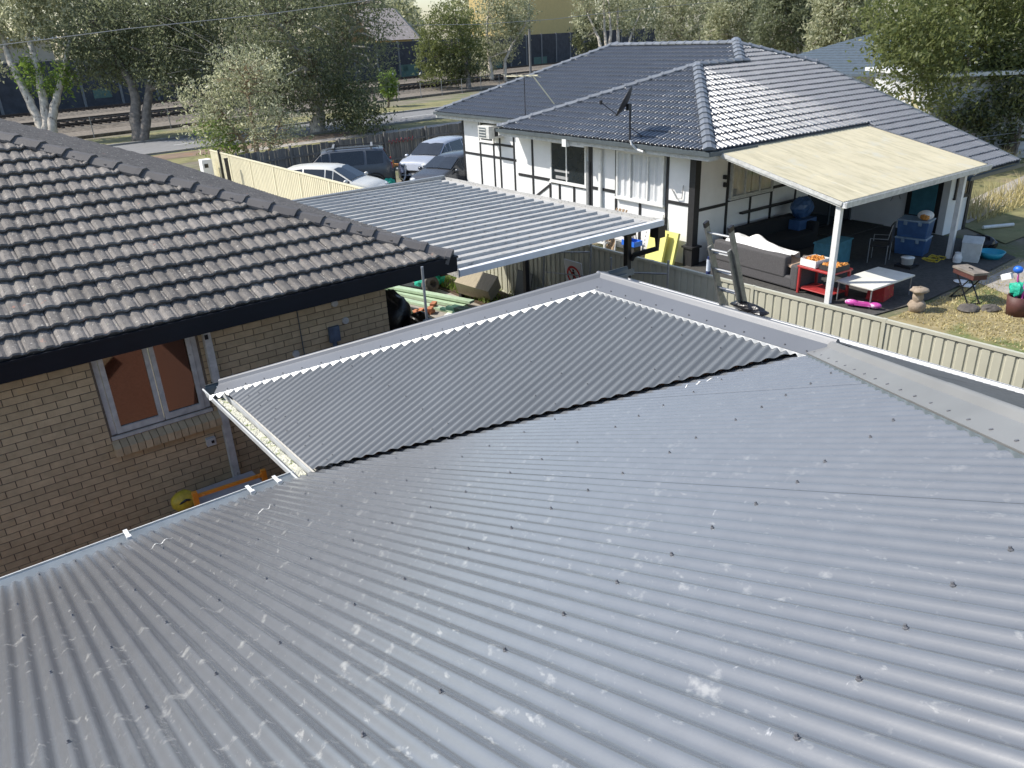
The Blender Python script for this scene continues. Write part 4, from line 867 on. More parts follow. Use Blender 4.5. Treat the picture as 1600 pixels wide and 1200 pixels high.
# near (bright) slope tiles: objects; left-facing slopes: remainder of the 300, then joined
tiles(wh, hw(0, Y0 + .0, ZEV), hw(1, 0, 0) - hw(0, 0, 0), hw(0, cw, sw) - hw(0, 0, 0), E0, 8.9, 19,
      lambda v: E0 + v * cw if v * cw < hA - .1 else XV + max(0, v * cw - hA) * (XR_ - XV) / (YR0 - Y0 - hA), lambda v: min(8.9, XR_ + (YR0 - Y0 - v * cw)) if v * cw > YG - Y0 else 8.9, W['tile_new'], 180, nose=.046, hump=.046, nc=19)
tiles(wh, hw(E0, 0, ZEV), hw(0, 1, 0) - hw(0, 0, 0), hw(cw, 0, sw) - hw(0, 0, 0), Y0, YW, 14, lambda v: Y0 + v * cw, lambda v: YW - v * cw, W['tile_new'], 120, nose=.046, hump=.046, nc=19)
cm_, sm_ = cos(PM), sin(PM)
tiles(wh, hw(E1, 0, ZEV), hw(0, 1, 0) - hw(0, 0, 0), hw(cm_, 0, sm_) - hw(0, 0, 0), 2.0, Y1_, 19, lambda v: max((Y0 + hA) if v * cm_ < XV - E1 else 0, Y0 + v * cm_ * tan(PM) / tw), lambda v: Y1_ - v * cm_ * (Y1_ - YR1) / (XR_ - E1), W['tile_new'], 0, nose=.046, hump=.046, nc=17)
tiles(wh, hw(0, YL, zn(YL) + .03), hw(1, 0, 0) - hw(0, 0, 0), hw(0, cw, sw) - hw(0, 0, 0), 6.0, 8.9, 10, lambda v: 6.0, lambda v: 8.9, W['tile_new'], 0, nose=.046, hump=.046, nc=17)
def hn(x, y, z): return (hw(x, y, z) - hw(0, 0, 0))
nN, nW, nFa, nMn = hn(0, -sw, cw), hn(-sw, 0, cw), hn(0, sw, cw), hn(-sm_, 0, cm_)
AP = hw(E0 + hA, Y0 + hA, ZEV + hA * tw)
hip_tiles(wh, hw(E0, Y0, ZEV), AP, nN, nW, W['cap_new'], None, w=.15, L=.38)
hip_tiles(wh, hw(E0, YW, ZEV), AP, nW, nFa, W['cap_new'], None, w=.15, L=.38)
hip_tiles(wh, AP, hw(E1 + (ZEV + hA * tw - ZEV) / tan(PM), Y0 + hA, ZEV + hA * tw), nN, nFa, W['cap_new'], None, w=.15, L=.38)
hip_tiles(wh, hw(E1 + hA * tw / tan(PM), Y0 + hA, ZEV + hA * tw), hw(XR_, YR0, RZ), nN, nMn, W['cap_new'], None, w=.16, L=.38)
hip_tiles(wh, hw(XR_, YR1, RZ), hw(XR_, YR0, RZ), nMn, hn(sm_, 0, cm_), W['cap_new'], None, w=.16, L=.38)
hip_tiles(wh, hw(E1, Y1_, ZEV), hw(XR_, YR1, RZ), nMn, nFa, W['cap_new'], None, w=.16, L=.38)
hip_tiles(wh, hw(XR_, YR0, RZ), hw(8.95, YG - .05, zn(YG - .05) + .03), nN, hn(sm_, 0, cm_), W['cap_new'], None, w=.16, L=.38)
hp('verge_board', MB().bar((8.92, YG - .1, zn(YG - .1) + .02), (8.92, YL - .03, zn(YL - .03) + .02), .05, .16), W['gutd'])
hp('gutter', MB().extrude([(-.02, -.0), (-.02, -.1), (.10, -.1), (.115, .0)], Vector((6.0, YL - .03, zn(YL - .03))), Vector((9.0, YL - .03, zn(YL - .03))), (0, -1, 0), (0, 0, 1)), W['gutd'])

# satellite dish and television antenna on that roof
dp_ = at(984, 218, z=3.22); ds = thing('satellite_dish', 'dark grey satellite dish on a mast at the eave', 'satellite dish', dp_, TH)
part('mast', MB().tube([(0, 0, -.1), (0, 0, .78)], .028, 8), W['dish'], ds); part('roof_foot', MB().box((.05, .0, -.02), (.3, .16, .03)).bar((.22, .25, .02), (0, 0, .35), .02).bar((.3, -.2, .05), (0, 0, .3), .02), W['dish'], ds)
dT = Matrix.Translation((-.06, .06, .92)) @ Matrix.Rotation(rad(128), 4, 'Z') @ Matrix.Rotation(rad(62), 4, 'Y')
prf = [(r, .55 * r * r) for r in (0, .1, .2, .3, .38, .42)]; prf += [(r, z - .015) for r, z in reversed(prf)]
part('reflector', MB().lathe(prf, 28, dT @ Matrix.Diagonal((1, .86, 1, 1))), W['dish'], ds, True)
part('bracket', MB().box((-.03, .03, .82), (.1, .1, .16)), W['dish'], ds)
fe_ = dT @ Vector((.38, 0, .08)); tip = dT @ Vector((.30, 0, .62))
part('feed_arm', MB().tube([fe_, tip], .014, 6), W['dish'], ds); part('feed_horn', MB().lathe([(0, -.06), (.035, -.05), (.045, .05), (0, .06)], 10, Matrix.Translation(tip)), W['dish'], ds)
hp('white_conduit', MB().tube([inv(wh) @ at(*q) for q in ((985, 219, 3.25), (987, 226, 3.14), (994, 233, 3.02), (1004, 237, 2.97), (1019, 236, 2.95))], .028, 8), W['whitep'])
an = thing('television_antenna', 'thin television antenna with long rods on the tile roof', 'antenna', at(821, 181, z=3.35), TH)
an_h = 1.25; part('mast', MB().tube([(0, 0, -.1), (0, 0, an_h)], .016, 6), W['dish'], an)
part('boom', MB().bar((-.1, .85, an_h - .02), (.15, -.55, an_h + .02), .035), W['cream'], an)
for k, (t, l) in enumerate(((-.5, .5), (-.1, .45), (.3, .5), (.75, .6))): part('rod', MB().tube([(-.1 * t - l * .5, t, an_h + l * .10), (-.1 * t + l * .5, t, an_h - l * .10)], .012, 5), W['cream'], an)
part('brace', MB().tube([(.1, -.35, an_h), (.65, -.75, .35)], .022, 5), W['cream'], an)

# ------------------------------------------------------------------ awning over the patio
aw = thing('patio_awning', 'cream sheet awning on white posts over the patio', 'awning', HO, TH)
za0, za1 = 2.36, 3.11; ya0, ya1 = -4.43, -.97; xa0, xa1 = -.33, 5.95
sd_ = Vector((0, ya1 - ya0, za1 - za0)); Ls = sd_.length; sd_.normalize(); nn = Vector((0, -sd_.z, sd_.y))
nS = 7
for k in range(nS):
    mb = MB(); w0 = xa0 + (xa1 - xa0) * k / nS; w1 = xa0 + (xa1 - xa0) * (k + 1) / nS + .03; n = 34; ring = []
    for i in range(n + 1):
        u = w0 + (w1 - w0) * i / n; h = .007 * cos(2 * math.pi * u / .076 * 1.0) + .0015 * (k % 2)
        sk_ = .22 * 0
        for v in (0, Ls): mb.v.append(tuple(Vector((u + sk_, ya0, za0)) + sd_ * v + nn * h))
    mb.f = [(2 * i, 2 * i + 2, 2 * i + 3, 2 * i + 1) for i in range(n)]; part('awning_sheet', mb, W['fibro'], aw, True)
part('back_flashing', MB().bar((xa0, ya1 + .05, za1 + .03), (xa1 + .1, ya1 + .05, za1 + .03), .22, .012, (0, -.2, 1)), W['cap'], aw)
part('side_flashing', MB().bar((xa1, ya0, za0 + .015), (xa1, ya1, za1 + .02), .06, .02), W['cap'], aw)
part('front_gutter', MB().extrude([(0, .0), (0, -.12), (-.11, -.12), (-.12, 0), (-.11, .01)], (xa0 - .02, ya0 + .02, za0 - .01), (xa1 + .06, ya0 + .02, za0 - .01), (0, 1, 0), (0, 0, 1)), W['offw'], aw)
part('side_fascia', MB().bar((xa0 - .015, ya0 + .02, za0 - .05), (xa0 - .015, ya1, za1 - .05), .03, .08), W['offw'], aw)
for x in (xa0 + .02, 1.7, 3.8, xa1 - .1): part('rafter', MB().bar((x, ya0 + .05, za0 - .08), (x, ya1, za1 - .08), .05, .1), W['offw'], aw)
for x in (-.2, 5.15): part('post', MB().b2((x - .055, -4.34, 0), (x + .055, -4.22, za0 - .05)), W['whitep'], aw)
part('gutter_pop', MB().lathe([(0, -.06), (.06, -.06), (.06, .06), (0, .06)], 10, Matrix.Translation((-.28, -4.44, 2.28))), W['whitep'], aw)
part('downpipe', MB().tube([(xa1 + .0, -4.35, 2.25), (xa1 - .1, -4.2, 2.1), (xa1 + .25, -3.9, 2.05), (xa1 + .5, -3.85, 1.95)], .04, 8), W['gutw'], aw)

# ------------------------------------------------------------------ patio ground
def hsheet(name, pts, z, m): q = structure(name, MB().add([(x, y, z) for x, y in pts], [tuple(range(len(pts)))], HM), m); return q
hsheet('patio_slab', [(-.6, -5.35), (1.6, -5.65), (3.2, -5.6), (6.4, -5.4), (7.35, -4.0), (7.35, 0), (-.6, 0)], .03, W['concd'])  # slab edge drawn along the awning shadow; its dark tone includes the shade
hsheet('lawn', [(-1.2, -5.6), (1.5, -5.8), (6.6, -5.6), (9.0, -4.5), (24, -4.5), (24, -30), (-1.2, -30)], .022, W['lawn'])
hsheet('side_lawn', [(7.6, -4.6), (30, -4.6), (30, 2), (8.7, 2), (8.7, -3)], .03, W['verge'])
hsheet('stepping_slab', [(3.0, -6.9), (5.2, -6.6), (6.2, -5.7), (3.6, -5.75)], .035, W['conc'])
hsheet('concrete_path', [(9.2, -2.8), (26, -.9), (26, .4), (9.6, -1.6)], .045, W['conc'])

# ------------------------------------------------------------------ patio clutter
def ht(name, label, cat, x, y, z=.03, r=0, group=None): return thing(name, label, cat, hw(x, y, z), TH + rad(r), group)
def hs(name, label, cat, mb, m, x, y, z=.03, r=0, smooth=False, group=None): return single(name, label, cat, mb, W[m], hw(x, y, z), TH + rad(r), smooth, group)
sf = ht('sofa', 'charcoal fabric sofa facing the awning with one boxy arm', 'sofa', .55, -1.95, .03, -3)
part('base', MB().box((-.1, .0, .18), (.80, 2.5, .30)), W['sofa'], sf); part('seat', MB().box((.02, .1, .40), (.74, 2.25, .16)), W['sofa'], sf); part('backrest', MB().box((-.40, .12, .52), (.24, 2.3, .52)), W['sofa'], sf)
part('arm', MB().box((-.02, -1.27, .32), (.95, .24, .60)), W['sofa'], sf); part('arm', MB().box((-.02, 1.30, .32), (.95, .24, .60)), W['sofa'], sf)
bed = MB(); nx, ny = 26, 12; random.seed(5)
for i in range(nx + 1):
    for j in range(ny + 1):
        u, v = i / nx, j / ny; h = .10 + .34 * max(0, math.exp(-((u - .36) / .16) ** 2) * .72 + .55 * math.exp(-((u - .08) / .1) ** 2) + .35 * math.exp(-((u - .68) / .2) ** 2)) * sin(math.pi * min(1, max(0, v))) ** .6
        h += .03 * sin(9 * u + 5 * v) * sin(math.pi * v); wd_ = .30 * (1 - .35 * u)
        bed.v.append(((v - .5) * 2 * wd_ + .05 * sin(u * 7), 1.0 - u * 1.95, .56 + h if 0 < j < ny else .50 + .02))
for i in range(nx):
    for j in range(ny): a = i * (ny + 1) + j; bed.f.append((a, a + 1, a + ny + 2, a + ny + 1))
o = hs('white_bedding', 'white quilt bunched along the charcoal sofa', 'bedding', bed, 'sheet', .42, -1.95, .14, -3, True)
hs('tan_throw', 'tan throw hanging off the end of the sofa', 'throw', MB().box((0, 0, 0), (.55, .5, .05), Matrix.Rotation(rad(12), 4, 'X')).box((0, -.30, -.02), (.5, .22, .06)).ball((.2, -.36, .05), (.12, .14, .09), n=10, jit=.08), 'throw', .35, -2.85, .62, -3)
hs('rolled_cushion', 'dark rolled cushion by the cartons', 'cushion', MB().lathe([(0, -.2), (.1, -.19), (.11, .19), (0, .2)], 14, Matrix.Rotation(rad(90), 4, 'X')), 'stone', .62, -3.2, .66, 20)
sf2 = ht('dark_sofa', 'black sofa standing in the shade against the house wall', 'sofa', 2.6, -.62, .03, 0)
part('seat', MB().box((0, -.15, .22), (2.6, .75, .42)), W['sofad'], sf2); part('backrest', MB().box((0, .3, .50), (2.6, .26, .62)), W['sofad'], sf2)
for x in (-1.4, 1.4): part('arm', MB().box((x, 0, .34), (.24, .9, .62)), W['sofad'], sf2)
tb = ht('red_table', 'red painted table holding the two cartons', 'table', .25, -3.82, .03, -4)
part('table_top', MB().box((0, 0, .64), (.72, .98, .05)), W['red'], tb)
for x in (-.32, .32):
    for y in (-.43, .43): part('leg', MB().box((x, y, .31), (.06, .06, .62)), W['red'], tb)
part('shelf', MB().box((0, 0, .12), (.6, .85, .03)), W['red'], tb)
for k, (y, m, lb) in enumerate(((.24, 'card', 'white carton of orange snacks on the red table'), (-.27, 'blk', 'black tray of orange snacks on the red table'))):
    cb_ = ht('carton', lb, 'carton', .2, -3.82 + y, .70, -4); w_, l_, h_ = .5, .44, (.17 if k == 0 else .12)
    part('box', MB().b2((-w_ / 2, -l_ / 2, 0), (w_ / 2, l_ / 2, .01)).b2((-w_ / 2, -l_ / 2, 0), (-w_ / 2 + .01, l_ / 2, h_)).b2((w_ / 2 - .01, -l_ / 2, 0), (w_ / 2, l_ / 2, h_)).b2((-w_ / 2, -l_ / 2, 0), (w_ / 2, -l_ / 2 + .01, h_)).b2((-w_ / 2, l_ / 2 - .01, 0), (w_ / 2, l_ / 2, h_)), W[m], cb_)
    fd = MB(); random.seed(k)
    for i in range(26): fd.ball((random.uniform(-.2, .2), random.uniform(-.17, .17), .11 + .05 * random.random() - .04 * k), .05, n=6, jit=.3)
    part('snack_heap', fd, W['crumbs'], cb_, kind='stuff')
t2 = ht('white_table', 'low white table with thin metal legs in the sun', 'table', .86, -4.74, .03, -2)
part('table_top', MB().box((0, 0, .46), (1.62, .92, .03)).box((0, 0, .435), (1.56, .86, .03)), W['ttop'], t2)
for x in (-.76, .76):
    for y in (-.41, .41): part('leg', MB().tube([(x, y, 0), (x, y, .44)], .016, 8), W['steel'], t2)
rb = ht('red_bag', 'red patterned shopping bag under the white table', 'bag', .95, -4.85, .03, 10); part('bag_body', MB().box((0, 0, .17), (.62, .4, .34), top=.9), W['redbag'], rb); part('handle', MB().tube([(-.15, .0, .34), (-.1, .0, .42), (.1, 0, .42), (.15, 0, .34)], .012, 6), W['redbag'], rb)
pk = ht('pink_scooter', 'shiny pink self-balancing board beside the fence', 'ride-on toy', .06, -4.98, .1, 110); part('foot_board', MB().box((0, 0, .02), (.34, .16, .06)), W['pink'], pk)
for s in (-1, 1): part('wheel_pod', MB().ball((s * .24, 0, .02), (.15, .09, .07), n=14), W['pink'], pk, True)
sp_ = ht('stump', 'weathered stump with a pale flared top on the lawn edge', 'stump', .72, -5.85, .02, 0); part('stump_base', MB().ball((0, 0, .1), (.21, .19, .16), n=12, jit=.14).ball((0, .02, .3), (.12, .11, .2), n=10, jit=.12), W['barkb'] if False else W['stump'], sp_, True); part('flared_top', MB().ball((.02, .02, .46), (.22, .19, .07), n=12, jit=.16), W['stump'], sp_, True)
bq = ht('folding_barbecue', 'brown box barbecue on crossed folding legs', 'barbecue', 2.1, -6.2, .03, 62)
part('box_lid', MB().box((0, 0, .70), (.72, .36, .05)), W['barkg'], bq); part('fire_box', MB().box((0, 0, .62), (.68, .32, .11)), W['brown'], bq); part('handle', MB().tube([(-.06, 0, .72), (-.06, 0, .75), (.06, 0, .75), (.06, 0, .72)], .01, 6), W['black2'], bq)
for y in (-.14, .14): part('leg', MB().bar((-.30, y, 0), (.22, y, .57), .022), W['black2'], bq); part('leg', MB().bar((.30, y, 0), (-.22, y, .57), .022), W['black2'], bq)
part('foot_bar', MB().bar((-.30, -.16, .01), (-.30, .16, .01), .025), W['black2'], bq); part('foot_bar', MB().bar((.30, -.16, .01), (.30, .16, .01), .025), W['black2'], bq)
bn = ht('pedal_bin', 'pale grey square bin with a swing lid at the patio edge', 'bin', 5.3, -4.75, .03, 20); part('bin_body', MB().box((0, 0, .25), (.42, .42, .5), top=1.08), W['bin'], bn); part('swing_lid', MB().prism([(-.24, -.24, .5), (.24, -.24, .5), (.05, -.24, .64)], (0, .48, 0)), W['bin'], bn); part('lid_opening', MB().box((.15, .0, .585), (.2, .36, .01), Matrix.Translation((.15, 0, .585)) @ Matrix.Rotation(rad(36), 4, 'Y') @ Matrix.Translation((-.15, 0, -.585))), W['black2'], bn)
hs('basin', 'turquoise wash basin on the ground behind the bin', 'basin', MB().lathe([(0, .01), (.2, .01), (.3, .18), (.32, .18), (.215, 0), (0, 0)], 20), 'basin', 5.9, -5.0, .03, 0, True)
hs('dark_sacks', 'dark crumpled sack next to the turquoise basin', 'sack', MB().ball((0, 0, .2), (.3, .35, .22), n=12, jit=.15), 'rubbish', 6.4, -4.5)
for k in range(2):
    u = ht('storage_tub', ['translucent blue storage tub at the bottom of the pair', 'translucent blue storage tub on top of the pair'][k], 'storage tub', 5.0, -3.35, .03 + k * .47, 12, 'stacked blue tubs'); part('tub_body', MB().box((0, 0, .21), (.52, .72, .42), top=1.08), W['tub'], u); part('lid', MB().box((0, 0, .445), (.6, .8, .045)), W['tublid'], u)
    for s in (-1, 1): part('clip', MB().box((-.3, s * .18, .38), (.03, .09, .1)), W['tublid'], u)
hs('white_helmet', 'white round helmet lying on the blue tubs', 'helmet', MB().ball((0, 0, .05), (.2, .2, .13), n=16), 'card', 5.05, -3.55, 1.02, 0, True)
hs('orange_toy', 'small orange toy on the blue tubs beside the white helmet', 'toy', MB().ball((0, 0, .06), (.1, .13, .08), n=10, jit=.2), 'crumbs', 4.9, -3.62, .99)
ch = ht('patio_chair', 'black seated chair with a pale metal frame', 'chair', 3.65, -3.2, .03, 200); part('seat', MB().box((0, 0, .45), (.46, .46, .05)), W['black2'], ch); part('backrest', MB().box((0, .24, .78), (.46, .05, .5)), W['black2'], ch)
for s in (-1, 1): part('frame_side', MB().tube([(s * .25, -.22, 0), (s * .25, -.22, .64), (s * .25, .2, .66), (s * .25, .27, 1.04)], .014, 6).tube([(s * .25, .22, 0), (s * .25, .22, .5)], .014, 6), W['steel'], ch)
hs('white_pot', 'white enamel pot on the ground by the chair', 'pot', MB().lathe([(0, 0), (.14, 0), (.15, .16), (.165, .165), (.165, .18), (0, .185)], 16).box((.2, 0, .12), (.1, .03, .03)), 'card', 3.7, -3.95, .1, 0, True)
hs('low_stool', 'low dark stool under the white pot', 'stool', MB().box((0, 0, .03), (.42, .42, .06)), 'black2', 3.7, -3.95, .03)
hs('yellow_rope', 'tangled yellow rope by the awning post', 'rope', MB().tube([(.28 * cos(a * 1.3), .2 * sin(a * 2.1), .03 + .03 * sin(a * 3)) for a in [i * .5 for i in range(22)]], .018, 5), 'yellow', 4.75, -4.1, .03)
hs('white_jug', 'small white jug by the awning post', 'jug', MB().lathe([(0, 0), (.1, 0), (.11, .12), (.07, .22), (.08, .25), (0, .24)], 12).box((.12, 0, .14), (.05, .02, .12)), 'card', 4.95, -4.6, .03)
for k, (x, y) in enumerate(((3.15, -5.75), (3.35, -5.5))): hs('plate', ['white plate lying on the sunny concrete', 'white plate lying in the shade by the other plate'][k], 'plate', MB().lathe([(0, 0), (.13, .0), (.17, .025), (.12, .015), (0, .012)], 18), 'card', x, y, .03, 0, True, 'plates on the ground')
for k, (x, y, s) in enumerate(((1.55, -6.55, .28), (1.9, -6.85, .24))): hs('flat_stone', ['flat dark stone by the barbecue legs, larger of two', 'flat dark stone by the barbecue legs, smaller of two'][k], 'stone', MB().ball((0, 0, 0), (s, s * .8, .09), n=12, jit=.1), 'stone', x, y, .04, 0, False, 'flat stones by the barbecue')
bk = ht('brown_bucket', 'dark brown bucket of garden toys at the lawn', 'bucket', 1.95, -7.35, .02); part('bucket_body', MB().lathe([(0, 0), (.2, 0), (.24, .42), (.21, .42), (.18, .05), (0, .04)], 16), W['brown'], bk, True)
part('toy_spade', MB().box((.05, .1, .68), (.12, .3, .1), Matrix.Rotation(rad(20), 4, 'X')), W['green'], bk); part('toy_ball', MB().ball((.02, .16, .95), (.08, .1, .08), n=12), W['blue'], bk, True); part('toy_cup', MB().box((.0, -.02, .84), (.1, .2, .12), Matrix.Rotation(rad(-25), 4, 'X')), W['card'], bk); part('toy_net', MB().ball((.02, .1, .55), (.12, .16, .16), n=10, jit=.2), W['green'], bk); part('toy_stick', MB().tube([(0, .05, .2), (.02, .15, .92)], .02, 6).tube([(0, -.05, .2), (.0, -.02, .8)], .02, 6), W['pink'], bk)
hs('blue_bundle', 'dark blue bag stacked on a crate by the shaded wall', 'bag', MB().ball((0, 0, .25), (.36, .28, .3), n=14, jit=.1), 'tub', 3.95, -.55, .78); hs('blue_crate', 'blue plastic crate under the dark blue bag', 'crate', MB().box((0, 0, .35), (.8, .5, .7)), 'tub', 3.95, -.55, .03)
hs('glass_cabinet', 'dark cabinet with a teal top in the shade behind the red table', 'cabinet', MB().box((0, 0, .3), (1.0, .5, .6)).box((0, 0, .62), (1.05, .55, .03)), 'teal', 2.6, -2.5, .03, 5)
hs('white_pipe', 'white plastic pipe lying on the grass by the lean-to', 'pipe', MB().tube([(0, 0, 0), (1.0, -.1, 0)], .05, 8), 'whitep', 8.75, -3.45, .1, -20)
for k in range(2): hs('foam_board', ['yellow foam board leaning in front on the corner', 'yellow foam board leaning behind on the corner'][k], 'foam board', MB().box((0, 0, .43), (.08, .62, .86), Matrix.Rotation(rad(14), 4, 'Y')), 'foam', -.62 + .2 * k, .78 - .22 * k, .03, 0, False, 'yellow foam boards')
bt = ht('blue_crate_tray', 'bright blue open plastic tray by the white louvres', 'tray', -.62, 1.62, .3, 0); part('tray', MB().box((0, 0, .1), (.3, .5, .02)).box((0, -.25, .16), (.3, .02, .14)).box((0, .25, .16), (.3, .02, .14)).box((-.15, 0, .16), (.02, .5, .14)).box((.15, 0, .16), (.02, .5, .14)), W['blue'], bt); part('stand', MB().box((0, 0, -.1), (.26, .42, .36)), W['blk'], bt)
lv = ht('shutter_panel', 'white slatted shutter panel leaning on the white wall', 'shutter', -.35, 1.25, .03, 0)
lvT = Matrix.Rotation(rad(12), 4, 'Y'); part('shutter_frame', MB().box((0, -.26, .62), (.035, .05, 1.24), lvT).box((0, .26, .62), (.035, .05, 1.24), lvT).box((0, 0, 1.22), (.035, .48, .05), lvT), W['whitep'], lv)
for i in range(11): part('slat', MB().box((0, 0, .1 + i * .105), (.03, .47, .05), lvT), W['whitep'], lv)
lc = ht('white_chair', 'white plastic garden chair by the blue tray', 'chair', -.5, 2.0, .03, 90); part('seat', MB().box((0, 0, .42), (.44, .42, .04)), W['whitep'], lc); part('backrest', MB().box((0, .21, .66), (.44, .04, .44)), W['whitep'], lc)
for s in (-1, 1):
    for t in (-1, 1): part('leg', MB().bar((s * .19, t * .18, .42), (s * .22, t * .22, 0), .045), W['whitep'], lc)
st = ht('stacked_bench', 'stack of white slatted bench frames with a green cover', 'bench', -.55, 3.1, .03, 0)
for z in (.25, .45, .65): part('bench_frame', MB().box((-.2, 0, z), (.05, 1.1, .05)).box((.2, 0, z), (.05, 1.1, .05)).box((0, -.5, z), (.4, .05, .05)).box((0, .5, z), (.4, .05, .05)), W['whitep'], st)
for x in (-.2, .2):
    for y in (-.5, .5): part('leg', MB().box((x, y, .35), (.05, .05, .7)), W['whitep'], st)
part('cover', MB().ball((0, .1, .74), (.26, .42, .1), n=12, jit=.06), W['dgreen'], st)
for i in range(6): hs('timber_stick', ['first thin timber stick of the bunch, beside the white chair', 'second thin timber stick from the white chair', 'third thin timber stick from the white chair', 'fourth thin timber stick, third from the bench stack', 'second thin timber stick from the bench stack', 'last thin timber stick, beside the bench stack'][i], 'stick', MB().bar((-.3 + .05 * random.random(), 0, 0), (.3, .06 * random.random(), 1.15), .035), 'wood', -.42, 2.35 + .07 * i, .03, 0, False, 'bunch of timber sticks on the white wall')

# ------------------------------------------------------------------ parked cars
def car(name, label, paint, loc, rz, L=4.3, W_=1.76, H=1.45, belt=.92, cowl=.98, nose=.72, hood=1.0, scr=.75, rear=.25, roofend=None, rails=False, suv=False):
    """x forward; stations from tail to nose"""
    c = thing(name, label, 'car', loc, rz, 'cars parked behind the cream fence'); hw_ = W_ / 2; zl = .30 if suv else .24
    xt, xn = -L / 2, L / 2; xc = xn - hood; xr1 = xc - scr; xr0 = xt + rear + (.25 if not suv else .15)
    st = [(xt, .55, belt - .12, belt - .10, .80), (xt + .06, .95, belt, belt + .02, .93), (xr0 - .02 - (.22 if not suv else .1), 1.0, belt + .03, belt + .06, .96)]
    st += [(xr0 + .15, 1, belt + .02, H - .06, 1), (xr0 + .9, 1, belt, H, 1), (xr1 - .3, 1, belt - .02, H - .02, 1), (xr1, 1, belt - .03, H - .07, 1)]
    st += [(xc, 1, belt - .05, cowl, 1), (xc + .45 * hood, .99, nose + .13, nose + .17, .97), (xn - .16, .93, nose, nose + .05, .9), (xn, .82, .48, .52, .80)]
    rings = []
    for x, k, zb, ztp, kw in st:
        green = ztp - zb > .15; wt = hw_ * (.72 if green else .86) * kw; w = hw_ * kw
        pr = [(w * .86, zl), (w * .98, zl + .12), (w, (zl + zb) / 2 + .05), (w * .965, zb), (wt, ztp - .03 if green else ztp), (wt * .75, ztp + (.02 if green else .015)), (0, ztp + (.045 if green else .03))]
        rings.append([(x, y, z) for y, z in pr] + [(x, -y, z) for y, z in reversed(pr[:-1])])
    m = len(rings[0]); mb = MB()
    for r in rings: mb.v += r
    for i in range(len(rings) - 1):
        for j in range(m - 1): a = i * m + j; mb.f.append((a, a + m, a + m + 1, a + 1))
        mb.f.append((i * m + m - 1, (i + 1) * m + m - 1, (i + 1) * m, i * m))
    mb.f.append(tuple(range(m))[::-1]); mb.f.append(tuple((len(rings) - 1) * m + j for j in range(m)))
    body = part('body', mb, paint, c, True)
    def glass(name, i0, i1, j0, j1, m0=.06, mt=.10):
        A, B, C, D = (Vector(rings[i0][j0]), Vector(rings[i1][j0]), Vector(rings[i1][j1]), Vector(rings[i0][j1]))
        n = (B - A).cross(D - A); n.normalize(); ctr = (A + B + C + D) / 4
        if n.dot(ctr - Vector((ctr.x * .9, 0, .6))) < 0: n = -n
        q = [p.lerp(ctr, mt) + n * .012 for p in (A, B, C, D)]; part(name, MB().prism(q, -n * .006), W['carglass'], c)
    for j0, j1 in ((3, 4), (9, 8)):
        glass('side_window', 3, 4, j0, j1); glass('side_window', 4, 5, j0, j1); glass('side_window', 5, 6, j0, j1); glass('quarter_window', 6, 7, j0, j1)
    def slope(name, i0, i1, k=.9, rv=.10):
        A, B = Vector(rings[i0][4]), Vector(rings[i1][4]); A2, B2 = Vector((A.x, -A.y, A.z)), Vector((B.x, -B.y, B.z)); ctr = (A + B + A2 + B2) / 4
        up = Vector((0, 0, 1)); q = []
        for a, b in ((A, 1), (A2, 1), (B2, 1), (B, 1)): q.append(a.lerp(ctr, rv) + up * .05)
        mid = (q[0] + q[1]) / 2 + up * .02, (q[2] + q[3]) / 2 + up * .02
        part(name, MB().add([q[0], mid[0], q[1], q[2], mid[1], q[3]], [(0, 1, 4, 5), (1, 2, 3, 4)]), W['carglass'], c)
    slope('windscreen', 6, 7, rv=.06); slope('rear_window', 2, 3, rv=.14)
    wr = .36 if suv else .31
    for x in (xt + .78, xn - .82):
        for s in (-1, 1):
            T = Matrix.Translation((x, s * (hw_ - .10), wr)) @ Matrix.Rotation(rad(90), 4, 'X')
            w = part('wheel', MB().lathe([(0, -.11), (wr * .9, -.11), (wr, -.08), (wr, .08), (wr * .9, .11), (0, .11)], 20, T), W['tyre'], c)
            part('rim', MB().lathe([(0, -.125), (wr * .6, -.12), (wr * .66, -.11), (wr * .66, .11), (wr * .6, .12), (0, .125)], 14, T), W['rim'], w)
            part('wheel_arch', MB().tube([(x + (wr + .07) * cos(a), s * (hw_ - .005), wr + (wr + .07) * sin(a)) for a in [math.pi * i / 8 for i in range(9)]], .03, 6), W['trim'] if suv else paint, c)
    for s in (-1, 1):
        part('headlight', MB().ball((xn - .20, s * hw_ * .62, nose - .02), (.17, .17, .075), n=12), W['lamp'], c, True); part('tail_light', MB().box((xt + .06, s * hw_ * .78, belt - .08), (.08, .16, .26)), W['signr'], c)
        part('mirror', MB().ball((xc - .12, s * (hw_ + .07), belt + .05), (.08, .11, .075), n=10), paint, c, True); part('door_handle', MB().box((.25, s * (hw_ + .0), belt - .17), (.18, .035, .03)).box((-.75, s * (hw_ + .0), belt - .15), (.18, .035, .03)), paint, c)
    part('grille', MB().box((xn - .05, 0, .55), (.1, hw_ * .9, .18)), W['trim'], c); part('bumper', MB().box((xn - .05, 0, .36), (.16, hw_ * 1.55, .12)).box((xt + .03, 0, .42), (.16, hw_ * 1.6, .16)), W['trim'], c)
    if rails:
        for s in (-1, 1): part('roof_rail', MB().tube([(xr0 + .3, s * hw_ * .62, H + .02), (xr0 + .35, s * hw_ * .62, H + .07), (xr1 - .3, s * hw_ * .62, H + .05), (xr1 - .2, s * hw_ * .62, H)], .022, 6), W['trim'], c)
        for x in (xr0 + .6, xr1 - .5): part('roof_bar', MB().box((x, 0, H + .10), (.09, hw_ * 1.35, .035)), W['alu'], c)
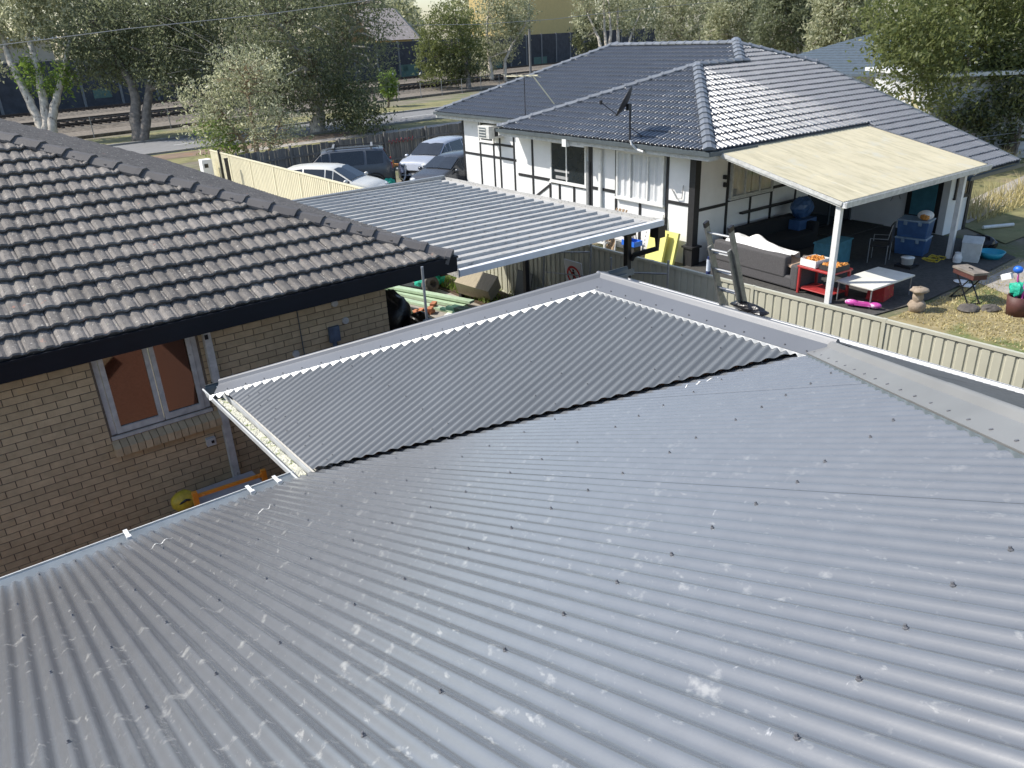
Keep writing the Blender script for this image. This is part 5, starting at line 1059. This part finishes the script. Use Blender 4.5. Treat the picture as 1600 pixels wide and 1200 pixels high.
    part('number_plate', MB().box((xn + .005, 0, .45), (.02, .38, .12)), W['card'], c); part('number_plate', MB().box((xt - .005, 0, .75), (.02, .38, .12)), W['card'], c)
    part('aerial', MB().tube([(xr0 + .4, 0, H + .03), (xr0 + .1, 0, H + .3)], .006, 5), W['trim'], c)
    return c
car('hatchback', 'pearl white hatchback parked closest to the cream fence', W['car_w'], (13.45, 29.3, 0), rad(-52), L=4.4, H=1.50, belt=.97)
car('four_wheel_drive', 'dark grey four wheel drive with silver roof bars behind the white hatchback', W['car_d'], (15.0, 31.8, -.02), rad(152), L=4.6, W_=1.9, H=1.75, belt=1.12, cowl=1.15, nose=.95, hood=1.1, scr=.6, rear=.05, rails=True, suv=True)
car('silver_wagon', 'silver sports utility car facing the orange crate', W['car_s'], (19.7, 31.2, -.0), rad(206), L=4.5, W_=1.82, H=1.62, belt=1.02, cowl=1.08, nose=.88, hood=1.05, scr=.75, suv=True)
car('dark_hatchback', 'graphite hatchback tucked against the end of the white house', W['car_k'], (18.35, 28.0, 0), rad(199), L=4.2, H=1.45)
cr = thing('wooden_crate', 'orange brown wooden crate on a dark drum between the cars', 'crate', (17.0, 31.1, .75), rad(25))
part('crate_side', MB().box((0, 0, .15), (.5, .35, .3)).box((.45, .0, .05), (.5, .3, .06)), W['crumbs'], cr); part('drum', MB().lathe([(0, -.73), (.3, -.73), (.3, 0), (0, 0)], 14), W['gutd'], cr)
wb = thing('bent_rack', 'bent silver tube rack between the cars', 'rack', (16.9, 29.7, 0), rad(30)); part('tube', MB().tube([(-.4, 0, .95), (-.3, 0, .92), (-.2, 0, .5), (.0, 0, .35), (.2, 0, .5), (.32, 0, .95)], .04, 8), W['alu'], wb); part('foot', MB().box((0, 0, .16), (.3, .3, .32)), W['trim'], wb)
single('green_bag', 'green bag on the ground between the cars', 'bag', MB().ball((0, 0, .25), (.35, .3, .28), n=12, jit=.12), W['net'] if 'net' in W else W['green'], (16.4, 30.1, 0))

# grey paling fence behind the cars
pf = thing('paling_fence', 'grey timber paling fence behind the parked cars', 'fence', (18, 35.4, 0), rad(7))
ppm = [MB().add([(0, 0, 0), (.13, 0, 0), (.13, .02, 0), (0, .02, 0), (0, 0, h), (.13, 0, h + d_), (.13, .02, h + d_), (0, .02, h)], [(0, 3, 2, 1), (4, 5, 6, 7), (0, 1, 5, 4), (1, 2, 6, 5), (2, 3, 7, 6), (3, 0, 4, 7)]).mesh('paling') for h, d_ in ((1.62, .005), (1.60, -.008), (1.64, .0))]
for k in range(118):
    o = link('paling', random.choice(ppm), W['paling'], pf); o.location = (-6.5 + k * .139, random.uniform(-.012, .012), 0); o.rotation_euler = (0, rad(random.uniform(-.35, .35)), 0)
for z in (.35, 1.2): part('rail', MB().box((1.7, -.04, z), (16.4, .04, .09)), W['paling'], pf)
for k in range(7): part('post', MB().box((-6.4 + k * 2.6, -.07, .85), (.1, .08, 1.75)), W['paling'], pf)
single('scribble', 'faint red spray scribble', 'graffiti', MB().tube([(k * .09, 0, .12 * sin(k * 2.3)) for k in range(18)], .018, 4), W['red'], (19.5, 35.35, 1.25), rad(7)); o = bpy.data.objects['scribble']; o['label'] = 'faint red sprayed scribble on the grey palings'

# ------------------------------------------------------------------ railway fence, noise wall, far buildings
rf = thing('railway_fence', 'low wire mesh railway fence with thin posts beyond the road', 'fence', rail(30, 63.5), TR)
for k in range(-13, 36): part('post', MB().tube([(k * 3.0 + 10, 0, 0), (k * 3.0 + 10, 0, 1.5)], .035, 6), W['steel'], rf)
wm = MB()
for z in (.25, .85, 1.4): wm.tube([(-60, 0, z), (130, 0, z)], .010, 4)
part('wire', wm, W['steel'], rf, kind='stuff')
nw = thing('noise_wall', 'tall dark concrete noise wall with grey posts along the railway', 'wall', rail(30, 91.6, .1), TR)
pn = MB()
for k in range(5): pn.b2((-1.92, -.06, .02 + k * 1.0), (1.92, .06, .97 + k * 1.0)).b2((-1.92, -.045, .96 + k * 1.0), (1.92, .045, 1.03 + k * 1.0))
pnm = pn.mesh('wall_panel'); pom = MB().box((0, 0, 2.55), (.26, .3, 5.1)).mesh('wall_post')
for k in range(-16, 34):
    o = link('wall_panel', pnm, W['nwall'], nw); o.location = (k * 4.0 - 16, 0, 0); o = link('wall_post', pom, W['npost'], nw); o.location = (k * 4.0 - 14, 0, 0)
for px, w, h, z in ((156, 1.9, .9, 1.6), (640, 3.7, 1.9, 1.05), (775, 3.4, 1.5, .95), (845, 3.5, 1.4, .8), (636, .9, .7, 1.5)):
    p = at(px, 120, z=1.0); d = R_ * ((px - 800) / 1225.14) - U_ * ((130 - 600) / 1225.14) + W_
    nrm = Vector((-sin(TR), cos(TR), 0)); t = (rail(30, 91.6) - CAMLOC).dot(nrm) / d.dot(nrm); p = CAMLOC + d * t; l = inv(nw) @ p
    part('cover_paint', MB().box((l.x, -.066, z), (w, .01, h)), W['gpaint'], nw)
# buildings behind
yb = thing('yellow_warehouse', 'yellow ribbed metal warehouse behind the noise wall', 'building', rail(127, 101), TR)
part('wall', MB().extrude([(x * .4 + (.0, .05, .2, .25)[i], (0, -.05, -.05, 0)[i]) for x in range(-32, 34) for i in range(4)], (0, 0, 0), (0, 0, 12.2), (1, 0, 0), (0, 1, 0)), W['ycl'], yb); part('roof', MB().prism([(-13.5, -.4, 12.2), (-13.5, 9, 13.6), (-13.5, 9, 13.4), (-13.5, -.4, 12.0)], (28, 0, 0)), W['tin'], yb)
part('end_wall', MB().b2((-12.9, .05, 0), (-12.7, 9, 12.2)), W['ycl'], yb); part('end_wall', MB().b2((13.3, .05, 0), (13.5, 9, 12.2)), W['ycl'], yb)
p = rail(64, 100)
sh = thing('open_shed', 'shed with a pale rusty tin gable roof and a dark open end', 'shed', at(655, 75, Y=112), rad(11)); sh.location.z = 0
zs = at(640, 60, Y=112).z; zr = at(664, 12, Y=112).z
part('roof', MB().prism([(-8.5, 0, zs), (-8.5, 5.0, zr), (-8.5, 5.0, zr + .2), (-8.5, -.5, zs - .1)], (8.5, 0, 0)).prism([(-8.5, 5.0, zr + .2), (-8.5, 10.4, zs), (-8.5, 10.4, zs - .2), (-8.5, 5.0, zr)], (8.5, 0, 0)), W['tin'], sh)
part('side_wall', MB().b2((-8, .3, 0), (-.9, .5, zs)), W['ycl'], sh); part('end_wall', MB().prism([(-1, .6, 0), (-1, 9.6, 0), (-1, 9.6, zs), (-1, 5, zr - .3), (-1, .6, zs)], (.1, 0, 0)), W['dark_in'], sh); part('barge_board', MB().bar((.05, -.4, zs), (.05, 5.0, zr + .1), .2, .25).bar((.05, 5.0, zr + .1), (.05, 10.3, zs), .2, .25), W['gutd'], sh); part('corner_trim', MB().b2((-1.1, .2, 0), (-.8, .6, zs)), W['steel'], sh)
p = at(10, 95, Y=103); bb = thing('beige_building', 'beige building with a white eave above the left end of the noise wall', 'building', (p.x - 3, 103, 0), rad(11))
part('wall', MB().box((0, 2, 3.6), (16, 4, 7.2)), W['beige'], bb); part('lower_wall', MB().box((-3, -.12, 3), (6, .2, 6)), W['greenw'], bb); part('roof', MB().box((0, 2, 7.35), (17, 5.5, .3)), W['gutw'], bb)
# second tiled roof and clad house on the right
nb = thing('neighbour_roof_house', 'house with a blue grey tiled hip roof behind the white house', 'house', at(1400, 62, z=4.3), TH); nb.location.z = 0
nr = MB()
for (a, b, c, d) in (((-9, -6, 2.7), (8, -6, 2.7), (3, 0, 4.75), (-3, 0, 4.75)), ((-9, 6, 2.7), (-9, -6, 2.7), (-3, 0, 4.75), (-3, 0, 4.75))):
    A, B, C, D = map(Vector, (a, b, c, d)); n = 16
    for i in range(n):
        t0, t1 = i / n, (i + 1) / n; p0, p1, p2, p3 = A.lerp(D, t0), B.lerp(C, t0), B.lerp(C, t1), A.lerp(D, t1); u = Vector((0, 0, .07))
        nr.add([p0 + u, p1 + u, p2 + u * .3, p3 + u * .3, p0 - u, p1 - u], [(0, 1, 2, 3), (4, 5, 1, 0)])
part('roof', nr, W['tile_blue'], nb); part('wall', MB().box((1, .3, 1.25), (10, 8, 2.5)), W['white'], nb)
wbh = thing('weatherboard_house', 'pale weatherboard house side half hidden by the big tree', 'house', at(1535, 243, z=.2), rad(-38)); wbh.location.z = 0
for k in range(16): part('weatherboard', MB().add([(-2.6, -.02, .2 + k * .2), (9, -.02, .2 + k * .2), (9, .03, .4 + k * .2), (-2.6, .03, .4 + k * .2), (-2.6, .03, .2 + k * .2), (9, .03, .2 + k * .2)], [(0, 1, 2, 3), (0, 4, 5, 1)]), W['board'], wbh)
part('wall_body', MB().b2((-2.55, .04, 0), (8.9, 5.9, 3.4)), W['board'], wbh); part('roof', MB().b2((-2.9, -.4, 3.45), (9.4, 6.4, 3.6)), W['gutw'], wbh)
wf = thing('wire_fence', 'thin wire side fence with old timber posts by the tall grass', 'fence', (36, 14.5, 0), rad(-14))
for x in (-4, -1.2, 1.6, 4.4): part('post', MB().box((x, 0, .7), (.1, .1, 1.4)), W['barkg'], wf)
for z in (.4, .8, 1.2): part('wire', MB().tube([(-4, 0, z), (6, 0, z)], .014, 4), W['steel'], wf)

# ------------------------------------------------------------------ power lines
def wire(lb, pts, r): 
    q = []
    for i in range(len(pts) - 1):
        for k in range(12): q.append(pts[i].lerp(pts[i + 1], k / 12))
    single('power_line', lb, 'power line', MB().tube(q + [pts[-1]], r, 5), W['steel'], group='overhead wires')
wire('overhead wire crossing the top left trees', [at(-60, 78, Y=49), at(60, 63, Y=48.6), at(200, 45, Y=48), at(420, 22, Y=47), at(640, -8, Y=46)], .022)
wire('overhead wire crossing in front of the shed and warehouse', [at(380, 45, Y=62), at(590, 40, Y=62), at(750, 38, Y=62), at(865, 30, Y=62), at(1000, 14, Y=62), at(1195, -4, Y=62)], .022)
pb = at(829, 112, z=.3); pp = thing('power_pole', 'thin grey pole standing in front of the noise wall', 'pole', (pb.x * .9, pb.y * .9, 0)); part('shaft', MB().tube([(0, 0, 0), (0, 0, 9)], .16, 8), W['npost'], pp); part('cross_bar', MB().box((0, 0, 8.3), (1.6, .1, .1)), W['npost'], pp)

# ------------------------------------------------------------------ trees
def leaf_mesh(name, P, size, n_jit=0.35, droop=0.0, aspect=0.45):
    """one small two-triangle leaf per point, random in attitude"""
    n = len(P); d = RNG.normal(size=(n, 3)); d[:, 2] -= droop; d /= np.linalg.norm(d, axis=1, keepdims=True)
    e = RNG.normal(size=(n, 3)); e -= d * np.sum(d * e, axis=1, keepdims=True); e /= np.linalg.norm(e, axis=1, keepdims=True)
    s = size * (1 + n_jit * RNG.normal(size=(n, 1))).clip(.4, 2)
    V = np.empty((n, 4, 3)); V[:, 0] = P - d * s; V[:, 1] = P + e * s * aspect; V[:, 2] = P + d * s; V[:, 3] = P - e * s * aspect
    me = bpy.data.meshes.new(name); me.vertices.add(n * 4); me.vertices.foreach_set('co', V.reshape(-1).astype(np.float32))
    me.loops.add(n * 4); me.loops.foreach_set('vertex_index', np.arange(n * 4, dtype=np.int32)); me.polygons.add(n)
    me.polygons.foreach_set('loop_start', np.arange(0, n * 4, 4, dtype=np.int32)); me.polygons.foreach_set('loop_total', np.full(n, 4, dtype=np.int32)); me.update(); return me
LM = dict(
 olive=leaf_mat('olive_gum_leaves', [(0.180, 0.200, 0.094), (0.337, 0.358, 0.168), (0.547, 0.538, 0.295), (0.253, 0.274, 0.121), (0.620, 0.620, 0.421)], .55),
 grey=leaf_mat('grey_green_leaves', [(0.168, 0.190, 0.116), (0.316, 0.337, 0.211), (0.527, 0.527, 0.348), (0.620, 0.620, 0.485), (0.222, 0.244, 0.131)], .55),
 bright=leaf_mat('bright_green_leaves', [(0.176, 0.281, 0.053), (0.351, 0.474, 0.097), (0.562, 0.600, 0.158), (0.246, 0.316, 0.078)], .55),
 yellow=leaf_mat('yellow_green_leaves', [(.15, .18, .055), (.27, .27, .085), (.42, .37, .12), (.11, .13, .05), (.26, .21, .10), (.20, .22, .085)], .55),
 dark=leaf_mat('dark_green_leaves', [(0.039, 0.060, 0.026), (0.078, 0.104, 0.039), (0.130, 0.156, 0.058), (0.208, 0.221, 0.104)], .35),
 grass=leaf_mat('dry_grass_blades', [(0.390, 0.325, 0.130), (0.520, 0.429, 0.182), (0.286, 0.299, 0.091), (0.598, 0.520, 0.286)], .25, .7))
def tree(name, label, base, crowns, leaf, n, size, trunks, bark, clump=.55, per=26, droop=.4, group=None, cat='tree', limbs=22, aspect=.42, crowns2=(), lk=1.0):
    """crowns: (centre, radii) ellipsoids; leaves gather in clumps on and inside their shells; limbs reach clumps"""
    base = Vector(base); t = thing(name, label, cat, base, 0, group); tk = MB(); tops = []
    for tr_ in trunks:
        pts = [Vector(p) for p, r in tr_]; rs = [r for p, r in tr_]; q, qr = [], []
        for i in range(len(pts) - 1):
            for k in range(5):
                u = k / 5; w = Vector((RNG.normal(), RNG.normal(), 0)) * .06 * rs[i] * 2; q.append(pts[i].lerp(pts[i + 1], u) + (w if (i or k) else Vector())); qr.append(rs[i] + (rs[i + 1] - rs[i]) * u)
        q.append(pts[-1]); qr.append(rs[-1]); tk.tube(q, qr, 9)
        for i in range(len(q) // 2, len(q)): tops.append((q[i], qr[i]))
    part('trunk', tk, bark, t, True)
    def fill(cr, nn, lm, nm):
        vol = np.array([c[1][0] * c[1][1] * c[1][2] for c in cr]); share = vol / vol.sum(); C = []
        for (c, r), sh_ in zip(cr, share):
            m = max(3, int(nn * sh_ / per)); d = RNG.normal(size=(m, 3)); d /= np.linalg.norm(d, axis=1, keepdims=True)
            k = RNG.uniform(.25, 1.0, size=(m, 1)) ** .45; C.append(np.array(c) + d * np.array(r) * k)
        C = np.concatenate(C); cs = clump * RNG.uniform(.5, 1.5, size=(len(C), 1))
        P = np.repeat(C, per, axis=0) + RNG.normal(size=(len(C) * per, 3)) * np.repeat(cs, per, axis=0) * np.array([.6, .6, .5])
        P = P[P[:, 2] + base.z > .15]; link(nm, leaf_mesh(nm, P, size, droop=droop, aspect=aspect), lm, t); return C
    C = fill(crowns, n, leaf, 'crown')
    for cr, nn, lm in crowns2: fill(cr, nn, lm, 'crown')
    if limbs and tops:
        lb2 = MB()
        for k in RNG.choice(len(C), size=min(limbs, len(C)), replace=False):
            e = Vector(C[k]); s_, r = min(tops, key=lambda a: (a[0] - e).length + max(0, a[0].z - e.z) * 1.5); m = s_.lerp(e, .5) + Vector((RNG.normal() * .3, RNG.normal() * .3, (e - s_).length * .10))
            r0 = min(r * .55, .09 + .01 * (e - s_).length) * lk; lb2.tube([s_, s_.lerp(m, .5) + Vector((0, 0, .1)), m, m.lerp(e, .5), e], [r0, r0 * .8, r0 * .6, r0 * .4, r0 * .15], 5)
        part('limbs', lb2, bark, t, True)
    return t
def px_el(base, px, py, rx, ry, D=None, depth=None):
    """ellipsoid that sits at the tree's own distance, given where its centre and edge show"""
    base = Vector(base); w0 = (base - CAMLOC).dot(W_) + (depth or 0); d = R_ * ((px - 800) / 1225.14) - U_ * ((py - 600) / 1225.14) + W_
    c = CAMLOC + d * w0; s = w0 / 1225.14; return (tuple(c - base), (rx * s, max(rx * s * .8, .5), ry * s))
def trk(base, pts):
    return [(tuple(Vector(px_el(base, x, y, 1, 1)[0])), r) for x, y, r in pts]
# twin gum, far left
b = (9.6, 62.5, .1)
tree('gum_tree', 'twin trunked pale gum tree at the far left beside the railway', b, [px_el(b, 20, 20, 60, 55), px_el(b, 85, 30, 45, 55), px_el(b, -40, 60, 50, 60), px_el(b, 60, -30, 80, 40)], LM['olive'], 15000, .12,
     [trk(b, [(72, 222, .36), (58, 185, .30), (38, 140, .25), (12, 85, .22), (0, 40, .1)]), trk(b, [(74, 222, .34), (72, 190, .30), (62, 120, .24), (45, 60, .2), (55, 10, .1)]), trk(b, [(80, 222, .34), (82, 175, .28), (95, 130, .2), (110, 60, .1)])], W['bark'], crowns2=[([px_el(b, 50, 118, 22, 28), px_el(b, 92, 118, 20, 30), px_el(b, 78, 140, 16, 14)], 1700, LM['bright'])])
b = (14.0, 60.6, .1)
tree('paperbark_tree', 'grey paperbark tree with a forked rough trunk on the far verge', b, [px_el(b, 165, 55, 75, 70), px_el(b, 240, 40, 85, 75), px_el(b, 150, 100, 55, 38), px_el(b, 270, 105, 60, 45), px_el(b, 300, 20, 70, 60)], LM['grey'], 26000, .115,
     [trk(b, [(216, 224, .42), (213, 180, .36), (206, 130, .28), (170, 70, .2), (150, 20, .1)]), trk(b, [(222, 224, .38), (229, 175, .30), (236, 120, .22), (262, 50, .12)])], W['barkg'], limbs=70, lk=1.3, clump=.75, per=18)
b = (24.2, 53.6, 0)
tree('paperbark_tree', 'largest paperbark tree, spreading over the road with pale limbs', b, [px_el(b, 470, 60, 110, 95, depth=-2), px_el(b, 360, 60, 80, 90), px_el(b, 560, 90, 62, 90), px_el(b, 520, 160, 60, 40), px_el(b, 420, 150, 60, 45), px_el(b, 330, 110, 60, 60), px_el(b, 590, 30, 40, 55), px_el(b, 480, -20, 150, 50), px_el(b, 285, 60, 60, 60, depth=-2), px_el(b, 260, 110, 40, 35, depth=-2), px_el(b, 375, 165, 70, 40, depth=-3), px_el(b, 440, 110, 90, 60, depth=-3)], LM['grey'], 54000, .10,
     [trk(b, [(497, 212, .55), (496, 170, .42), (488, 120, .34), (455, 60, .24), (420, 10, .12)]), trk(b, [(496, 175, .36), (515, 120, .28), (545, 60, .15), (560, 10, .1)]), trk(b, [(470, 130, .2), (420, 140, .14), (370, 120, .07)])], W['bark'], limbs=190, lk=1.5, clump=.8, per=18, crowns2=[([px_el(b, 575, 192, 32, 32, depth=-3), px_el(b, 545, 165, 40, 40, depth=-2)], 5200, LM['dark'])])
b = (15.3, 39.5, 0)
tree('shrub', 'tangled half bare shrub with green edges behind the cream fence', b, [px_el(b, 345, 200, 42, 36), px_el(b, 385, 120, 60, 45), px_el(b, 315, 165, 36, 45), px_el(b, 425, 200, 50, 40)], LM['olive'], 8200, .075,
     [trk(b, [(402, 268, .16), (400, 220, .12), (392, 170, .08), (380, 120, .05)]), trk(b, [(396, 268, .12), (380, 220, .08), (350, 180, .04)]), trk(b, [(408, 268, .1), (425, 225, .06), (440, 185, .03)])], W['twig'], limbs=110, cat='shrub', crowns2=[([px_el(b, 340, 215, 28, 24), px_el(b, 362, 240, 25, 16)], 1500, LM['bright'])])
b = (36.6, 65.6, .1)
tree('young_tree', 'small round bright green tree standing alone on the verge', b, [px_el(b, 606, 128, 13, 19), px_el(b, 608, 143, 11, 10)], LM['bright'], 2200, .13, [trk(b, [(607, 171, .1), (607, 150, .08), (606, 125, .05)])], W['barkb'], clump=.3, limbs=8)
b = (53, 76.4, .2)
tree('wattle_tree', 'olive wattle tree in front of the noise wall, left of a pair', b, [px_el(b, 705, 55, 52, 48), px_el(b, 670, 85, 26, 38), px_el(b, 735, 85, 32, 30), px_el(b, 690, 115, 38, 16)], LM['yellow'], 13000, .13, [trk(b, [(734, 142, .32), (730, 115, .26), (726, 70, .16), (712, 30, .08)])], W['barkg'], limbs=24, crowns2=[([px_el(b, 715, 105, 35, 22)], 2600, LM['dark'])])
b = (60, 82, .2)
tree('gum_tree', 'grey green gum in front of the noise wall, right of a pair', b, [px_el(b, 775, 45, 45, 55), px_el(b, 800, 20, 40, 40), px_el(b, 755, 95, 22, 28)], LM['olive'], 12000, .14, [trk(b, [(768, 130, .35), (766, 100, .28), (760, 50, .16), (765, 0, .08)]), trk(b, [(790, 128, .22), (789, 95, .18), (800, 70, .12), (820, 40, .07)])], W['bark'], limbs=26)
b = (84, 80, .2)
tree('gum_tree', 'clump of slender pale gum trunks rising behind the grey ridge', b, [px_el(b, 925, 20, 34, 36), px_el(b, 985, 15, 34, 40), px_el(b, 955, -15, 70, 30), px_el(b, 1000, 48, 18, 16)], LM['olive'], 8000, .17,
     [trk(b, [(945, 110, .3), (935, 60, .2), (918, 20, .1)]), trk(b, [(950, 110, .3), (945, 50, .18), (943, 0, .1)]), trk(b, [(965, 110, .34), (966, 60, .24), (965, 10, .14), (964, -30, .1)]), trk(b, [(975, 110, .28), (985, 60, .16), (1000, 20, .08)]), trk(b, [(948, 110, .3), (955, 50, .18), (950, 0, .1)])], W['bark'], limbs=20, crowns2=[([px_el(b, 918, 58, 26, 34, depth=8)], 3500, LM['dark'])])
for k, (x, y, px, rx, py, ry, lf, lb) in enumerate(((92, 74, 1075, 60, 30, 55, 'olive', 'wide olive gum behind the left end of the grey ridge'), (84, 58, 1150, 55, 35, 50, 'olive', 'brownish green gum behind the middle of the long hip'), (80, 48, 1235, 60, 30, 55, 'grey', 'grey gum with bare pale branches behind the long hip'), (74, 38, 1320, 60, 35, 60, 'olive', 'gum tree above the blue grey roof'))):
    b = (x, y, .2); t0 = px + random.uniform(-10, 10)
    tree('gum_tree', lb, b, [px_el(b, px, py, rx, ry), px_el(b, px - rx * .5, py + 15, rx * .6, ry * .7), px_el(b, px + rx * .5, py + 20, rx * .6, ry * .7), px_el(b, px, py - 40, rx, 30)], LM[lf], 19000, .15, [trk(b, [(t0, 150, .35), (t0 + 3, 90, .28), (t0 - 8, 40, .18), (t0 - 20, 0, .08)]), trk(b, [(t0 + 2, 100, .24), (t0 + 22, 50, .14), (t0 + 30, 5, .07)])], W['bark'], limbs=70, lk=1.3, group='gums behind the tiled roofs')
b = (37.5, 14.6, 0)
tree('street_tree', 'large yellow green tree overhanging the tile roof at the right', b, [px_el(b, 1520, 70, 100, 90), px_el(b, 1590, 110, 80, 90), px_el(b, 1450, 60, 75, 55, depth=-3), px_el(b, 1400, 110, 48, 40, depth=-4), px_el(b, 1470, 135, 60, 30, depth=-3), px_el(b, 1400, 20, 70, 40, depth=-2), px_el(b, 1540, -20, 150, 60), px_el(b, 1365, 95, 22, 20, depth=-4), px_el(b, 1530, 150, 75, 50), px_el(b, 1460, 175, 45, 22, depth=-2), px_el(b, 1430, 70, 60, 50, depth=-3), px_el(b, 1480, 60, 80, 60, depth=-1), px_el(b, 1420, 150, 45, 25, depth=-3), px_el(b, 1385, 60, 40, 35, depth=-3), px_el(b, 1540, 195, 45, 20)], LM['yellow'], 44000, .09,
     [trk(b, [(1573, 262, .34), (1576, 200, .3), (1572, 140, .24), (1545, 80, .14), (1500, 40, .07)]), trk(b, [(1575, 170, .24), (1600, 100, .16), (1620, 30, .08)]), trk(b, [(1570, 130, .14), (1500, 110, .09), (1420, 98, .04)])], W['barkb'], clump=.5, per=20, limbs=80, lk=1.2, crowns2=[([px_el(b, 1575, 150, 65, 60), px_el(b, 1500, 185, 60, 28), px_el(b, 1560, 205, 45, 14)], 13000, LM['dark']), ([px_el(b, 1395, 185, 30, 20, depth=-5)], 420, LM['grass'])])
# tree line beyond the wall (one mass)
P = []
for u in range(-40, 190, 4):
    v = RNG.uniform(112, 128); h = RNG.uniform(11, 19); c = rail(u + RNG.uniform(-2, 2), v); m = 1000
    d = RNG.normal(size=(m, 3)); d /= np.linalg.norm(d, axis=1, keepdims=True); P.append(np.array([c.x, c.y, h * .55]) + d * np.array([4.2, 4.2, h * .5]) * RNG.uniform(.3, 1, size=(m, 1)) ** .4 + RNG.normal(size=(m, 3)) * .5)
for x in range(0, 60, 5):
    c = Vector((150 - x * .1, 105 - x * 2.2, 0)); m = 1100; h = RNG.uniform(12, 18); d = RNG.normal(size=(m, 3)); d /= np.linalg.norm(d, axis=1, keepdims=True); P.append(np.array([c.x, c.y, h * .5]) + d * np.array([7, 7, h * .5]) * RNG.uniform(.3, 1, size=(m, 1)) ** .4)
o = link('treeline', leaf_mesh('treeline', np.concatenate(P), .42, aspect=.5), LM['olive'], None, 'stuff')
# grass: tall dry clump right, tufts on the lawn and the verges
def blades(name, P, h, lm):
    n = len(P); V = np.empty((n, 3, 3)); a = RNG.uniform(0, 6.28, n); w = .012 + .01 * RNG.random(n); hh = h * RNG.uniform(.4, 1.2, n)
    dx, dy = np.cos(a), np.sin(a); V[:, 0] = P + np.stack([dx * w, dy * w, 0 * w], 1); V[:, 1] = P - np.stack([dx * w, dy * w, 0 * w], 1); V[:, 2] = P + np.stack([RNG.normal(size=n) * hh * .4, RNG.normal(size=n) * hh * .4, hh], 1)
    me = bpy.data.meshes.new(name); me.vertices.add(n * 3); me.vertices.foreach_set('co', V.reshape(-1).astype(np.float32)); me.loops.add(n * 3); me.loops.foreach_set('vertex_index', np.arange(n * 3, dtype=np.int32)); me.polygons.add(n)
    me.polygons.foreach_set('loop_start', np.arange(0, n * 3, 3, dtype=np.int32)); me.polygons.foreach_set('loop_total', np.full(n, 3, dtype=np.int32)); me.update(); return link(name, me, lm, None, 'stuff')
def rect(n, x0, x1, y0, y1, z=.02, f=hw):
    q = np.stack([RNG.uniform(x0, x1, n), RNG.uniform(y0, y1, n), np.full(n, z)], 1); R = np.array(HM.to_3x3()) if f is hw else np.eye(3); return q @ R.T + (np.array(HO) if f is hw else 0)
blades('lawn_grass', np.concatenate([rect(9000, 0, 4.5, -12, -5.75), rect(5000, 4.5, 12, -12, -5.6)]), .05, LM['grass'])
blades('tall_grass', np.concatenate([rect(9000, 13, 20, .6, 3.5), rect(6000, 10.5, 15, .8, 2.5), rect(1200, 9.5, 20, -3, -1.8)]), .75, LM['grass'])
blades('bed_weeds', rect(1600, 10.25, 11.05, 14.2, 20, .06, None), .16, LM['bright'])
for o in list(bpy.data.objects):      # soft edges on upholstery, tubs and timber furniture
    k = o.parent.name.split('.')[0] if o.parent else ''
    if o.type == 'MESH' and k in ('sofa', 'dark_sofa', 'storage_tub', 'pedal_bin', 'red_table', 'white_chair', 'red_bag', 'air_conditioner', 'patio_chair'):
        m = o.modifiers.new('soft', 'BEVEL'); m.width = .05 if 'sofa' in k else .015; m.segments = 3; m.limit_method = 'ANGLE'
bpy.context.view_layer.update()
